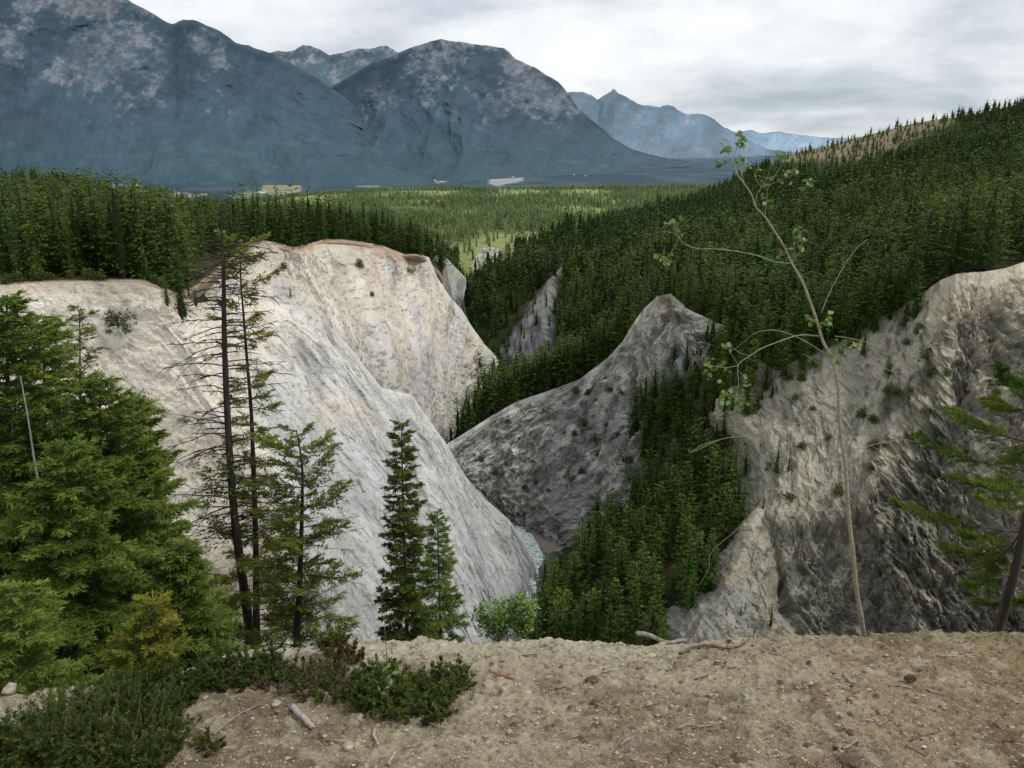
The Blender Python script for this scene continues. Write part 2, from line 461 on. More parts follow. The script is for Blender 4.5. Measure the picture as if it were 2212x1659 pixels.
patch('left_bluff', b1_rows, 620, 360, b1_disp, b1_col, 'rock', warp=0.012, lbl='pale cream and grey eroded bluff on the left of the canyon')

# ---- far bluff behind the rib
t2 = np.array([(380, 560, 215), (430, 590, 225), (480, 545, 260), (555, 517, 296), (605, 525, 300), (632, 534, 300), (665, 527, 304), (700, 517, 312), (780, 522, 326), (825, 530, 336),
               (875, 550, 346), (905, 549, 356), (927, 556, 360), (945, 600, 358), (969, 637, 356), (998, 670, 354), (1019, 705, 352), (1047, 744, 350), (1071, 769, 348), (1078, 785, 345), (1060, 815, 335), (1030, 850, 320)], float)
q2 = np.array([(600, 800, 212), (660, 845, 216), (715, 880, 220), (765, 905, 223), (800, 925, 226), (826, 938, 228), (852, 948, 230), (876, 954, 232), (912, 962, 235), (926, 965, 237),
               (937, 967, 238), (943, 967, 240), (948, 966, 242), (952, 965, 245), (956, 964, 248), (959, 963, 250), (962, 962, 252), (965, 960, 255), (967, 958, 257), (970, 956, 260), (973, 953, 262), (978, 945, 266)], float)
rows2 = []
bk = t2.copy(); bk[:, 1] += 40; bk[:, 2] += 22; rows2.append(bk)
nb = t2.copy(); nb[:, 2] += 1.2; nb[:, 1] += .5; rows2.append(nb)
for t in (0, .12, .3, .55, .8, 1): rows2.append(row_between(t2, q2, t, 2.0))
def b2_disp(u, v, P, ix, iy):
    k = sstep(.285, .40, v) * sstep(1.0, .9, u)
    fl = ridged(u * 30 + .4 * fbm(u * 6, v * 4, seed=43), v * 1.6, o=4, seed=41)
    up = sstep(.8, .3, v)
    d = k * ((fl - .55) * 2.6 * up + fbm(u * 8, v * 5, o=5, seed=45, g=.42) * 3.0 + (ridged(u * 44, v * 10, o=4, seed=46) - .5) * .9 + facet(u * 80, v * 30, seed=47) * .7 * sstep(-.1, .3, fbm(u * 6, v * 5, seed=48)))
    d += (.25 + .75 * k) * fbm(P[..., 0] * .35, P[..., 1] * .35, P[..., 2] * .35, o=5, seed=49, g=.62) * .7
    d += k * sstep(.25, .45, fbm(u * 100 + v * 20, v * 110, o=3, seed=50)) * .7
    return d
def b2_col(p):
    u, v, ix, iy = p.u, p.v, p.ix, p.iy
    n = fbm(u * 14, v * 6, o=5, seed=51); n2 = fbm(u * 70, v * 8, o=4, seed=52)
    lo = sstep(0, 120, iy - (640 + (ix - 600) * .18) + n * 90)
    c = cc((.62, .575, .50), (.47, .45, .40), lo)
    c = lerp3(c, BLUEGREY, sstep(.0, .45, fbm(u * 22, v * 3, o=4, seed=53)) * .55 * (1 - .5 * lo))
    c = lerp3(c, GREY, lo * sstep(-.1, .4, fbm(u * 16 + v * 6, v * 4, o=4, seed=57)) * .7)
    st = sstep(.1, .5, fbm(u * 13, v * 5, o=5, seed=54)); c = lerp3(c, TAN, st * .5 * (1 - .4 * lo))
    # tan soil lip along the rim
    rim = np.interp(ix, t2[:, 0][:19], t2[:, 1][:19])
    lip = sstep(26, 4, iy - rim + n * 16) * sstep(560, 640, ix) * sstep(935, 880, ix); c = lerp3(c, (.46, .33, .22), lip * .85)
    seam = sstep(.22, .5, fbm(u * 56, v * 4.5, o=4, seed=55)) * sstep(.7, .35, v); c = lerp3(c, (.17, .165, .15), seam * .55)
    ledge = sstep(.22, .40, fbm(u * 95 + v * 30, v * 110, o=3, seed=56)) * lo * sstep(.05, .3, fbm(u * 9, v * 7, seed=58, o=3) + .2); c = lerp3(c, (.13, .125, .11), ledge * .7)
    spk = sstep(.42, .6, fbm(u * 200, v * 90, o=2, seed=59)); c = lerp3(c, (.55, .54, .50), spk * .4 * lo)
    c = c * (1 + .12 * n2 + .08 * n + .14 * facet(u * 34, v * 8, seed=109) + .12 * facet(u * 90, v * 34, seed=110))[..., None]
    c = lerp3(c, (.26, .20, .13), sstep(.145, .12, v))
    return c
patch('far_bluff', rows2, 560, 320, b2_disp, b2_col, 'rock', warp=0.012, lbl='tan-rimmed grey bluff farther up the left side of the canyon')

# ---- small bluff beyond it
r3 = [[(880, 625, 440), (927, 612, 450), (955, 606, 460), (985, 625, 465), (1010, 640, 470)],
      [(880, 560, 405), (927, 556, 415), (955, 552, 425), (980, 574, 430), (1008, 602, 436)],
      [(890, 620, 390), (930, 610, 398), (955, 605, 408), (985, 615, 415), (1003, 630, 418)],
      [(930, 690, 375), (955, 680, 385), (975, 670, 392), (992, 662, 398), (1004, 655, 402)],
      [(960, 760, 365), (980, 740, 372), (995, 720, 380), (1005, 705, 386), (1012, 690, 390)]]
patch('small_bluff', r3, 120, 110,
      lambda u, v, P, ix, iy: sstep(.25, .4, v) * (ridged(u * 8, v * 2, o=4, seed=61) - .5) * 6,
      lambda p: lerp3(cc((.40, .40, .37), GREY, sstep(.3, .8, p.v)), (.18, .18, .16), sstep(.1, .5, fbm(p.u * 18, p.v * 5, seed=62)) * .5), 'rock',
      lbl='small grey bluff where the canyon bends away')

# ---- rock spur facing the creek
c1_top = np.array([(950, 985, 225), (968, 957, 229), (1000, 938, 236), (1061, 899, 240), (1117, 867, 241), (1180, 846, 241), (1251, 820, 240), (1314, 772, 234), (1346, 736, 229),
                   (1366, 702, 226), (1388, 670, 224), (1420, 640, 220), (1448, 634, 216), (1485, 668, 208), (1555, 700, 199), (1620, 728, 190)], float)
c1_bot = np.array([(1080, 1140, 226), (1098, 1150, 223), (1120, 1168, 219), (1150, 1182, 214), (1195, 1190, 210), (1255, 1195, 204), (1315, 1195, 197), (1375, 1190, 189), (1420, 1180, 183),
                   (1455, 1165, 178), (1490, 1150, 173), (1525, 1130, 168), (1560, 1110, 163), (1590, 1090, 159), (1620, 1075, 156), (1650, 1060, 153)], float)
rows4 = []
bk = c1_top.copy(); bk[:, 1] += 25; bk[:, 2] += 18; rows4.append(bk)
nb = c1_top.copy(); nb[:, 2] += .8; nb[:, 1] += .5; rows4.append(nb)
for t in (0, .15, .4, .7, 1): rows4.append(row_between(c1_top, c1_bot, t, 1.0))
def c1_disp(u, v, P, ix, iy):
    k = sstep(.33, .45, v)
    fl = ridged(u * 11 + v * 3.5 + .5 * fbm(u * 6, v * 5, seed=63), v * 2.5 - u * 3, o=5, seed=64)
    d = k * ((fl - .55) * 4.2 + fbm(u * 7, v * 6, o=5, seed=65, g=.45) * 3.0 + (ridged(u * 34 + v * 28, v * 10 - u * 20, o=5, seed=60, g=.6) - .5) * 1.6 + facet(u * 40 + v * 34, v * 14 - u * 26, seed=73) * 1.0 + facet(u * 14 + v * 9, v * 6 - u * 8, seed=74) * .9)
    d += (.3 + .7 * k) * fbm(P[..., 0] * .45, P[..., 1] * .45, P[..., 2] * .45, o=5, seed=66, g=.62) * .8
    return d
def c1_col(p):
    u, v, ix, iy = p.u, p.v, p.ix, p.iy
    n = fbm(u * 10, v * 6, o=5, seed=67)
    s1 = fbm(u * 30 + v * 22, v * 10 - u * 22, o=5, seed=68)
    c = cc((.56, .55, .52), (.34, .34, .335), sstep(-.25, .35, s1 + .55 * sstep(.4, .9, v) - .1))
    c = lerp3(c, (.58, .55, .48), sstep(.60, .36, v) * sstep(1300, 1380, ix) * .8)
    c = lerp3(c, DARK, sstep(.18, .5, fbm(u * 44 + v * 26, v * 8 - u * 10, o=4, seed=69)) * .55)
    pale = sstep(980, 1040, ix) * sstep(1250, 1100, ix) * sstep(120, 20, iy - np.interp(ix, c1_top[:, 0], c1_top[:, 1]))
    c = lerp3(c, (.45, .445, .42), pale * sstep(-.2, .2, fbm(u * 80 + v * 60, v * 12, o=3, seed=70)) * .8)
    ln = sstep(.10, .34, fbm(u * 120 + v * 95, v * 24 - u * 44, o=4, seed=72, g=.6)); c = lerp3(c, (.15, .15, .15), ln * .55)
    c = lerp3(c, (.10, .125, .045), sstep(.22, .42, fbm(u * 26 + v * 14, v * 16 - u * 10, o=5, seed=71, g=.6)) * .6)
    c = lerp3(c, (.20, .14, .09), sstep(40, 5, np.hypot((ix - 1440), (iy - 645))) * .7)
    wood = sstep(-5, 30, polydist(ix, iy, BAND)); c = lerp3(c, SOILD, wood * .9)
    c = c * (1 + .38 * facet(u * 15 + v * 9, v * 7 - u * 9, seed=105) + .25 * facet(u * 44 + v * 30, v * 16 - u * 26, seed=106))[..., None]
    return c * (1 + .15 * n)[..., None]
BAND = [(1395, 860), (1440, 800), (1500, 790), (1550, 730), (1640, 760), (1600, 900), (1625, 1000), (1500, 1010), (1380, 1020), (1368, 950)]
patch('rock_spur', rows4, 420, 300, c1_disp, c1_col, 'rockfine', warp=0.02, lbl='dark grey rock spur opposite the left bluff, above the creek')

# ---- big hillside with the wooded slope behind the spur
cols = [[(930, 640, 520), (940, 690, 460), (960, 720, 420), (1000, 790, 390), (985, 880, 320), (945, 990, 268)],
        [(1000, 604, 480), (1012, 650, 440), (1030, 700, 405), (1068, 788, 375), (1025, 870, 312), (968, 958, 268)],
        [(1100, 558, 520), (1095, 610, 450), (1105, 680, 410), (1112, 760, 365), (1110, 830, 325), (1112, 900, 285)],
        [(1190, 505, 600), (1183, 575, 490), (1192, 640, 410), (1208, 710, 358), (1225, 780, 318), (1250, 845, 280)],
        [(1300, 478, 700), (1300, 525, 545), (1300, 590, 440), (1306, 660, 365), (1318, 735, 310), (1338, 805, 264)],
        [(1400, 452, 780), (1396, 495, 590), (1392, 545, 450), (1392, 600, 350), (1390, 650, 290), (1400, 700, 250)],
        [(1500, 430, 860), (1492, 465, 640), (1482, 520, 470), (1476, 575, 350), (1478, 620, 285), (1485, 665, 232)],
        [(1600, 386, 900), (1588, 440, 660), (1577, 510, 450), (1570, 580, 320), (1570, 650, 250), (1570, 715, 200)],
        [(1700, 338, 930), (1691, 410, 650), (1682, 500, 430), (1680, 590, 300), (1680, 680, 225), (1680, 775, 174)],
        [(1800, 312, 930), (1796, 390, 630), (1790, 490, 400), (1790, 590, 270), (1795, 680, 205), (1800, 755, 168)],
        [(1900, 285, 920), (1900, 370, 610), (1900, 470, 385), (1900, 560, 265), (1900, 640, 205), (1900, 705, 167)],
        [(2000, 262, 900), (2000, 350, 590), (2000, 450, 375), (2000, 530, 265), (2000, 590, 205), (2005, 640, 164)],
        [(2100, 248, 880), (2100, 330, 580), (2100, 425, 370), (2100, 500, 262), (2100, 550, 205), (2100, 590, 160)],
        [(2212, 224, 850), (2212, 310, 560), (2212, 405, 365), (2212, 480, 262), (2212, 530, 210), (2212, 572, 162)],
        [(2450, 180, 820), (2450, 280, 540), (2450, 385, 355), (2450, 460, 260), (2450, 515, 210), (2450, 565, 165)]]
CLEAR = [(1640, 350), (1740, 312), (1840, 288), (1900, 272), (1980, 255), (2050, 245), (2060, 262), (2010, 285), (1960, 305), (1900, 330), (1840, 345), (1780, 352), (1720, 352)]
CLEARX = [(1640, 360), (1740, 312), (1835, 284), (1900, 266), (1980, 248), (2060, 236), (2075, 275), (2010, 315), (1960, 338), (1900, 362), (1840, 372), (1780, 372), (1700, 368)]
CLIFF2 = [(1222, 566), (1195, 590), (1153, 652), (1125, 690), (1100, 722), (1076, 758), (1096, 800), (1130, 808), (1192, 775), (1200, 712), (1196, 645), (1228, 580)]
CLIFF3 = [(1192, 560), (1178, 575), (1165, 600), (1180, 605), (1200, 580)]
rows5 = list(interp_cols(cols, 9))
last = rows5[-1].copy(); last[:, 1] += 60; last[:, 2] += 6; rows5.append(last)
def h_disp(u, v, P, ix, iy):
    d = fbm(P[..., 0] * .015, P[..., 1] * .015, o=4, seed=81) * 3.0 * sstep(0, .25, v)
    return d + sstep(-6, 12, polydist(ix, iy, CLIFF2)) * (3 + 3.5 * ridged(u * 60, v * 4, o=4, seed=82))
def h_col(p):
    n = fbm(p.P[..., 0] * .03, p.P[..., 1] * .03, o=4, seed=83)
    c = cc((.028, .036, .015), (.055, .06, .026), sstep(-.4, .4, n))
    c = lerp3(c, (.25, .20, .13), sstep(-14, 10, polydist(p.ix, p.iy, CLEAR) + n * 14))
    rk = np.maximum(sstep(-4, 6, polydist(p.ix, p.iy, CLIFF2) + n * 12), sstep(-4, 6, polydist(p.ix, p.iy, CLIFF3)))
    rc = cc((.25, .245, .225), (.13, .135, .145), sstep(-.2, .3, fbm(p.u * 150, p.v * 22, o=4, seed=84) + (p.iy - 690) / 160))
    rc = lerp3(rc, (.27, .23, .15), sstep(.1, .5, fbm(p.u * 90, p.v * 14, o=3, seed=85)) * .6)
    return c * (1 - rk[..., None]) + rc * rk[..., None]
patch('hillside', rows5, 520, 300, h_disp, h_col, 'soil', lbl='long hillside under dense conifers on the right')

# ---- right cliff
c4_top = np.array([(1465, 850, 206), (1560, 800, 188), (1600, 775, 182), (1650, 765, 178), (1700, 760, 174), (1760, 745, 170), (1820, 725, 168), (1880, 692, 166), (1940, 668, 164), (1985, 640, 160),
                   (2030, 606, 156), (2065, 592, 153), (2120, 588, 152), (2170, 580, 154), (2212, 566, 157), (2330, 560, 160), (2450, 556, 162)], float)
c4_bot = np.array([(1390, 1440, 128), (1440, 1440, 120), (1470, 1440, 117), (1510, 1440, 117), (1560, 1440, 117), (1620, 1440, 117), (1690, 1440, 117), (1760, 1440, 117), (1830, 1440, 117), (1890, 1440, 116),
                   (1950, 1440, 116), (2010, 1440, 115), (2070, 1440, 114), (2130, 1440, 113), (2190, 1440, 112), (2300, 1440, 110), (2420, 1440, 108)], float)
edge4b = {.12: (1480, 900, 198), .25: (1510, 965, 186), .45: (1556, 1085, 168), .58: (1540, 1150, 160), .74: (1480, 1255, 149), .85: (1430, 1318, 138)}
edge4 = {.25: (1600, 960, 165), .45: (1632, 1085, 148), .58: (1612, 1150, 140), .74: (1560, 1255, 131), .85: (1500, 1318, 125)}
rows6 = []
bk = c4_top.copy(); bk[:, 1] += 10; bk[:, 2] += 20; rows6.append(bk)
nb = c4_top.copy(); nb[:, 2] += .8; nb[:, 1] += .5; rows6.append(nb)
for t in (0, .12, .25, .45, .58, .74, .85, 1):
    r = row_between(c4_top, c4_bot, t, 4.0)
    if t in edge4:
        e = np.array(edge4[t]); off = e - r[1]
        w = np.linspace(1, 0, 9) ** 1.0
        r[1:10] += off * w[:, None]
    if t in edge4b: r[0] = edge4b[t]
    rows6.append(r)
def c4_spur(ix, iy):
    """signed distance along the frame from the white crest that runs down-left"""
    cx = np.interp(iy, [590, 650, 760, 900, 1010, 1090, 1180, 1270, 1370, 1450], [2065, 2058, 2040, 1985, 1915, 1850, 1858, 1910, 1990, 2040])
    return ix - cx
def c4_flute(ix, iy, n):
    a = (ix - .72 * (iy - 600)) / 100. + .07 * n; b = (ix * .58 + iy * .81) / 100.
    return a, b, ridged(a * 2.1 + .14 * fbm(a * .9, b * .9, o=3, seed=88), b * .9, o=5, seed=92, g=.60)
def c4_disp(u, v, P, ix, iy):
    k = sstep(.22, .32, v) * sstep(0, .06, u)
    n = fbm(u * 9, v * 7, o=5, seed=96)
    right = sstep(-60, 60, c4_spur(ix, iy))
    a, b, fl = c4_flute(ix, iy, n)
    low = sstep(1000, 1150, iy) * sstep(1640, 1800, ix)
    d = k * np.maximum(right, low) * (fl - .45) * 3.0
    d += k * (fbm(u * 10, v * 8, o=5, seed=94, g=.45) * 2.6 + (ridged(a * 5, b * 2.5, o=5, seed=90, g=.62) - .5) * 1.2 * (.2 + .8 * right) + facet(a * 7, b * 4, seed=78) * 1.0 * (.3 + .7 * right) + facet(a * 2.2, b * 1.1, seed=79) * .9 * (.3 + .7 * right))
    d += k * 2.2 * np.exp(-((c4_spur(ix, iy) + 14 * n) / 34) ** 2) * sstep(620, 760, iy) * sstep(1180, 1090, iy)
    d -= k * 3.2 * np.exp(-((c4_spur(ix, iy) - 90 + 40 * n) / 55) ** 2) * sstep(720, 860, iy) * sstep(1160, 1040, iy)
    face = sstep(-10, 40, polydist(ix, iy, FACE) + 20 * n); d -= k * face * 2.5
    d -= k * 3 * np.exp(-((ix - 1655 - (iy - 1130) * .30) / 14) ** 2) * sstep(1100, 1160, iy)
    d += (.3 + .7 * k) * fbm(P[..., 0] * .6, P[..., 1] * .6, P[..., 2] * .6, o=5, seed=95, g=.62) * (.5 + .4 * right)
    return d
FACE = [(1655, 1120), (1760, 1130), (1840, 1120), (1900, 1180), (1960, 1300), (1990, 1400), (1760, 1400), (1680, 1330)]
def c4_col(p):
    u, v, ix, iy = p.u, p.v, p.ix, p.iy
    n = fbm(u * 9, v * 7, o=5, seed=96)
    sp_ = c4_spur(ix, iy); right = np.maximum(sstep(-30, 30, sp_ + n * 60), sstep(1090, 1170, iy + n * 60) * sstep(1780, 1850, ix))
    scree = cc((.56, .53, .46), (.42, .405, .36), sstep(-.3, .4, fbm(u * 30, v * 8, o=4, seed=97)))
    a, b, flt = c4_flute(ix, iy, n)
    lite = sstep(.50, .78, flt + .30 * fbm(a * 7, b * 2.2, o=5, seed=98, g=.62) + .12 * fbm(a * 20, b * 9, o=3, seed=99))
    lite = np.maximum(lite * (1 - .45 * sstep(950, 1250, iy)), sstep(.12, .40, fbm(a * 4, b * 2.0, o=5, seed=87, g=.6) + .25 * fbm(a * 26, b * 12, o=3, seed=86)) * sstep(1250, 800, iy))
    rockc = cc((.255, .25, .215), (.62, .575, .48), lite * .85)
    c = scree * (1 - right[..., None]) + rockc * right[..., None]
    face = sstep(-20, 25, polydist(ix, iy, FACE) + n * 40)
    fc = cc((.20, .20, .175), (.36, .35, .30), sstep(-.1, .45, fbm(u * 60, v * 24, o=5, seed=100)))
    c = c * (1 - face[..., None]) + fc * face[..., None]
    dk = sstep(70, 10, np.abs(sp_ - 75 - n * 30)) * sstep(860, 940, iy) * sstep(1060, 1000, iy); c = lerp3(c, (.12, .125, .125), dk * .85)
    up = sstep(120, 45, iy - np.interp(ix, c4_top[:, 0], c4_top[:, 1]) + n * 40) * sstep(1960, 2020, ix); c = lerp3(c, (.68, .62, .52), up * .9)
    crest = np.exp(-(sp_ / (12 + 10 * (n + .5))) ** 2) * sstep(640, 700, iy) * sstep(1120, 1080, iy); c = lerp3(c, (.50, .465, .38), crest * .8)
    veg = sstep(-10, 40, polydist(ix, iy, VEG) + n * 70) * sstep(-.15, .25, fbm(u * 40, v * 22, o=4, seed=101)); c = lerp3(c, (.06, .075, .028), veg * .75)
    sh = sstep(.18, .42, fbm(u * 75, v * 30, o=3, seed=102)) * (1 - right * .5); c = lerp3(c, (.12, .12, .085), sh * .6)
    wd = sstep(60, 0, iy - np.interp(ix, c4_top[:, 0], c4_top[:, 1]) + n * 60) * sstep(1990, 1940, ix); c = lerp3(c, (.09, .08, .045), wd * .8)
    tanl = sstep(30, 6, np.abs(ix - np.interp(iy, [1180, 1230, 1310, 1345], [1610, 1575, 1510, 1485]) - 18)) * sstep(1215, 1240, iy); c = lerp3(c, (.50, .40, .29), tanl * .85)
    lg = sstep(20, 5, np.abs(ix - 1622 - (iy - 1120) * .05)) * sstep(1080, 1120, iy) * sstep(1230, 1180, iy); c = lerp3(c, (.48, .45, .38), lg * .8)
    c = lerp3(c, (.36, .37, .36), sstep(1650, 1600, ix - (iy - 1250) * .3) * sstep(1230, 1290, iy) * .7)
    c = c * (1 + .30 * right * facet(a * 4.5 + .5 * n, b * 2.6, seed=103) + .18 * facet(a * 11, b * 7, seed=104))[..., None]
    return c * (1 + .12 * n)[..., None] * np.array([.80, .79, .725])
VEG = [(2045, 640), (2060, 700), (2050, 800), (2020, 900), (1990, 960), (1900, 960), (1850, 900), (1900, 780), (1960, 720)]
patch('right_cliff', rows6, 620, 420, c4_disp, c4_col, 'rockfine', warp=0.014, lbl='fluted grey and cream cliff on the right of the canyon')

# ---- wooded gully floor between spur and cliff
r7 = [[(1320, 960, 234), (1400, 955, 224), (1480, 950, 202), (1560, 950, 186), (1650, 965, 176)],
      [(1260, 1020, 230), (1370, 1020, 216), (1460, 1030, 184), (1550, 1040, 168), (1640, 1060, 158)],
      [(1196, 1150, 224), (1300, 1150, 202), (1400, 1150, 170), (1500, 1150, 157), (1630, 1150, 143)],
      [(1170, 1222, 198), (1270, 1240, 170), (1380, 1250, 154), (1480, 1250, 142), (1590, 1260, 131)],
      [(1150, 1330, 172), (1250, 1340, 156), (1350, 1345, 142), (1430, 1345, 131), (1520, 1350, 123)],
      [(1120, 1460, 150), (1220, 1470, 138), (1330, 1470, 127), (1410, 1470, 120), (1500, 1470, 113)]]
patch('gully_floor', r7, 160, 160, lambda u, v, P, ix, iy: fbm(P[..., 0] * .1, P[..., 1] * .1, o=4, seed=111) * 1.5,
      lambda p: lerp3(cc((.03, .035, .015), (.09, .075, .045), sstep(-.3, .5, fbm(p.u * 9, p.v * 9, seed=112))), (.22, .215, .20), np.maximum(sstep(.10, .0, p.u), sstep(.16, .0, p.v))), 'soil', lbl='forest floor of the gully below the right cliff')

# ---- creek bed and creek
P0 = [(-60, 130), (60, 130), (60, 300), (-60, 300)]
xs = np.linspace(-40, 45, 60); ys = np.linspace(95, 420, 160)
rowsb = []
for yv in ys[::-1][::8]:
    rowsb.append([(xv, yv, -109.6 + max(0, (yv - 215)) * .055) for xv in np.linspace(-70, 70, 12)])
patch('creek_bed', rowsb, 260, 420, lambda u, v, P, ix, iy: fbm(P[..., 0] * .5, P[..., 1] * .5, o=4, seed=121) * .35,
      lambda p: cc((.22, .205, .19), (.33, .27, .22), sstep(-.1, .4, fbm(p.P[..., 0] * .6, p.P[..., 1] * .6, o=4, seed=122) + .2)), 'rock', world=True, lbl='stony creek bed with a reddish gravel bar')
cl = [(1082, 1122, 240), (1112, 1142, 220), (1136, 1165, 212), (1150, 1190, 205), (1163, 1212, 199), (1166, 1240, 192), (1158, 1275, 184), (1148, 1330, 172)]
cp = np.array([at(*c) for c in cl]); cp[:, 2] = -109.0
cp = catmull(cp, 160)
tg = np.gradient(cp, axis=0); tg /= np.linalg.norm(tg, axis=1)[:, None]; sd = np.stack([tg[:, 1], -tg[:, 0], 0 * tg[:, 0]], 1)
wv = np.linspace(-1, 1, 25)
half = 2.3 + .5 * fbm(np.linspace(0, 9, 160), 0, seed=125)
CV = cp[:, None] + sd[:, None] * (wv[None, :, None] * half[:, None, None])
CV[..., 2] += .28 * fbm(CV[..., 0] * 1.3, CV[..., 1] * 1.3, o=4, seed=126)
i, j = np.meshgrid(np.arange(159), np.arange(24), indexing='ij')
q = np.stack([i * 25 + j, (i + 1) * 25 + j, (i + 1) * 25 + j + 1, i * 25 + j + 1], -1).reshape(-1, 4)
m, nt, nd, lk = nodes('creek_water')
out = N(nt, 'ShaderNodeOutputMaterial'); bs = N(nt, 'ShaderNodeBsdfPrincipled', i_Roughness=.18)
g = N(nt, 'ShaderNodeNewGeometry'); nz = N(nt, 'ShaderNodeTexNoise', i_Scale=.9, i_Detail=6.0, i_Roughness=.7, i_Distortion=.8)
lk.new(g.outputs['Position'], nz.inputs['Vector'])
r = ramp(nt, nz.outputs[0], [(.34, (.22, .36, .36)), (.46, (.50, .64, .62)), (.56, (.92, .94, .93))])
lk.new(r.outputs[0], bs.inputs['Base Color']); lk.new(bs.outputs[0], out.inputs[0])
b = N(nt, 'ShaderNodeBump', i_Strength=.6, i_Distance=.3); lk.new(nz.outputs[0], b.inputs['Height']); lk.new(b.outputs[0], bs.inputs['Normal'])
fcn = np.cross(CV[1, 0] - CV[0, 0], CV[0, 1] - CV[0, 0])
if fcn[2] < 0: q = q[:, ::-1]
tag(link('creek', new_mesh('creek', CV.reshape(-1, 3), q, mats=[m])), kind='structure', label='narrow white-water creek at the canyon bottom')

# ---- left plateau
cols = []
for x, ys_ in [(-500, [(360, 520), (440, 330), (540, 190), (610, 140), (655, 117)]),
               (-200, [(380, 520), (450, 330), (540, 190), (600, 145), (636, 120)]),
               (0, [(400, 500), (455, 330), (530, 200), (590, 150), (617, 132)]),
               (150, [(415, 500), (465, 330), (530, 205), (585, 155), (610, 137)]),
               (300, [(440, 480), (480, 340), (535, 215), (585, 165), (610, 141)]),
               (400, [(455, 480), (490, 350), (530, 250), (575, 200), (632, 156)]),
               (480, [(470, 490), (492, 370), (515, 300), (535, 270), (575, 235)]),
               (560, [(480, 500), (492, 420), (502, 360), (511, 325), (521, 293)]),
               (630, [(482, 510), (494, 440), (510, 370), (524, 330), (540, 298)]),
               (700, [(485, 520), (496, 450), (506, 390), (513, 345), (522, 310)]),
               (780, [(495, 530), (504, 470), (512, 410), (518, 360), (527, 324)]),
               (860, [(515, 520), (523, 470), (532, 420), (540, 375), (550, 342)]),
               (925, [(540, 510), (546, 470), (552, 430), (556, 395), (562, 358)]),
               (990, [(560, 540), (575, 520), (592, 505), (610, 495), (650, 490)])]:
    cols.append([(x, y, Y) for y, Y in ys_])
lp = list(interp_cols(cols, 5)); last = lp[-1].copy(); last[:, 1] += 25; last[:, 2] += 12; lp.append(last)
patch('left_plateau', lp, 260, 140, lambda u, v, P, ix, iy: fbm(P[..., 0] * .05, P[..., 1] * .05, o=3, seed=131) * .8 * sstep(1, .9, v),
      lambda p: lerp3(cc((.03, .038, .016), (.07, .065, .03), sstep(-.3, .4, fbm(p.P[..., 0] * .08, p.P[..., 1] * .08, seed=132))), (.40, .32, .23), sstep(.76, .8, p.v)), 'soil', lbl='wooded plateau above the left bluff')

# ---- plain beyond the canyon
rowsw = []
crest = lambda x: np.interp(x, [200, 500, 600, 700, 950, 1300, 1500, 1800], [476, 450, 434, 421, 415, 413, 410, 405])
for y, Y in [(None, 3600), (0, 2200), (14, 1650), (30, 1250), (48, 1000), (490, 800), (520, 660), (560, 545), (600, 505), (680, 480), (800, 470)]:
    r = []
    for x in np.linspace(200, 1800, 12):
        if y is None:
            a = at(x, crest(x), 2200); r.append((a[0] * 1.6, 3600, -290))
        else:
            yy = crest(x) + y * (1 if x > 600 else .6) if y < 100 else max(y, crest(x) + 30); r.append(tuple(at(x, yy, Y)))
    rowsw.append(r)
OUTC = [(1019, 578), (1028, 552), (1046, 533), (1070, 532), (1088, 537), (1076, 556), (1058, 570), (1030, 590)]
def pl_col(p):
    n = fbm(p.P[..., 0] * .012, p.P[..., 1] * .006, o=4, seed=141)
    c = cc((.07, .10, .035), (.27, .30, .11), sstep(-.2, .35, n))  # ground greens lightened to carry the sunlit look of the plain
    rk = sstep(-2, 3, polydist(p.ix, p.iy, OUTC)); rc = cc((.50, .46, .38), (.16, .16, .14), sstep(-.05, .3, fbm(p.u * 500, p.v * 40, o=3, seed=142)))
    return c * (1 - rk[..., None]) + rc * rk[..., None]
patch('plain', rowsw, 420, 260, lambda u, v, P, ix, iy: fbm(P[..., 0] * .008, P[..., 1] * .008, o=3, seed=143) * 3 * sstep(0.12, .3, v), pl_col, 'soil', world=True, lbl='sunlit forested plain beyond the canyon')

# ---- valley floor
rowsv = []
for Y in np.geomspace(2900, 60000, 14)[::-1]:
    rowsv.append([(X * Y, Y, -262.0 - (Y / 60000.) * 60) for X in np.linspace(-.95, .95, 10)])
FIELDS = [([(565, 418), (572, 390), (600, 389), (646, 395), (648, 413), (600, 420)], (.36, .36, .22)),
          ([(495, 424), (540, 414), (566, 416), (560, 422), (520, 430)], (.24, .34, .20)),
          ([(350, 422), (380, 414), (420, 418), (440, 426), (400, 430)], (.40, .38, .33)),
          ([(212, 398), (250, 397), (306, 401), (306, 405), (240, 404)], (.52, .53, .53)),
          ([(772, 402), (800, 399), (830, 402), (800, 405)], (.36, .36, .28)),
          ([(1055, 396), (1065, 383), (1130, 378), (1128, 388), (1095, 396), (1075, 402)], (.46, .44, .42)),
          ([(1100, 374), (1118, 364), (1160, 363), (1195, 365), (1195, 371), (1160, 370), (1140, 378)], (.60, .57, .53)),
          ([(938, 392), (968, 388), (968, 392), (945, 396)], (.40, .36, .28)),
          ([(1415, 352), (1425, 345), (1440, 332), (1442, 334), (1430, 347)], (.22, .34, .26))]
def va_col(p):
    n = fbm(p.P[..., 0] * .002, p.P[..., 1] * .0012, o=5, seed=151)
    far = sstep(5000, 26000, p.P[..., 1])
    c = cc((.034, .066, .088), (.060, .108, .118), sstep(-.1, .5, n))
    c = lerp3(c, (.075, .13, .175), far * .9)  # distance haze blended into the land colour
    for pg, cl_ in FIELDS:
        c = lerp3(c, np.array(cl_) * .72, sstep(-2.5, 2.0, polydist(p.ix, p.iy, pg) + 5 * n + 2.5 * fbm(p.ix / 6., p.iy / 2.5, o=3, seed=153)) * .9)
    return c
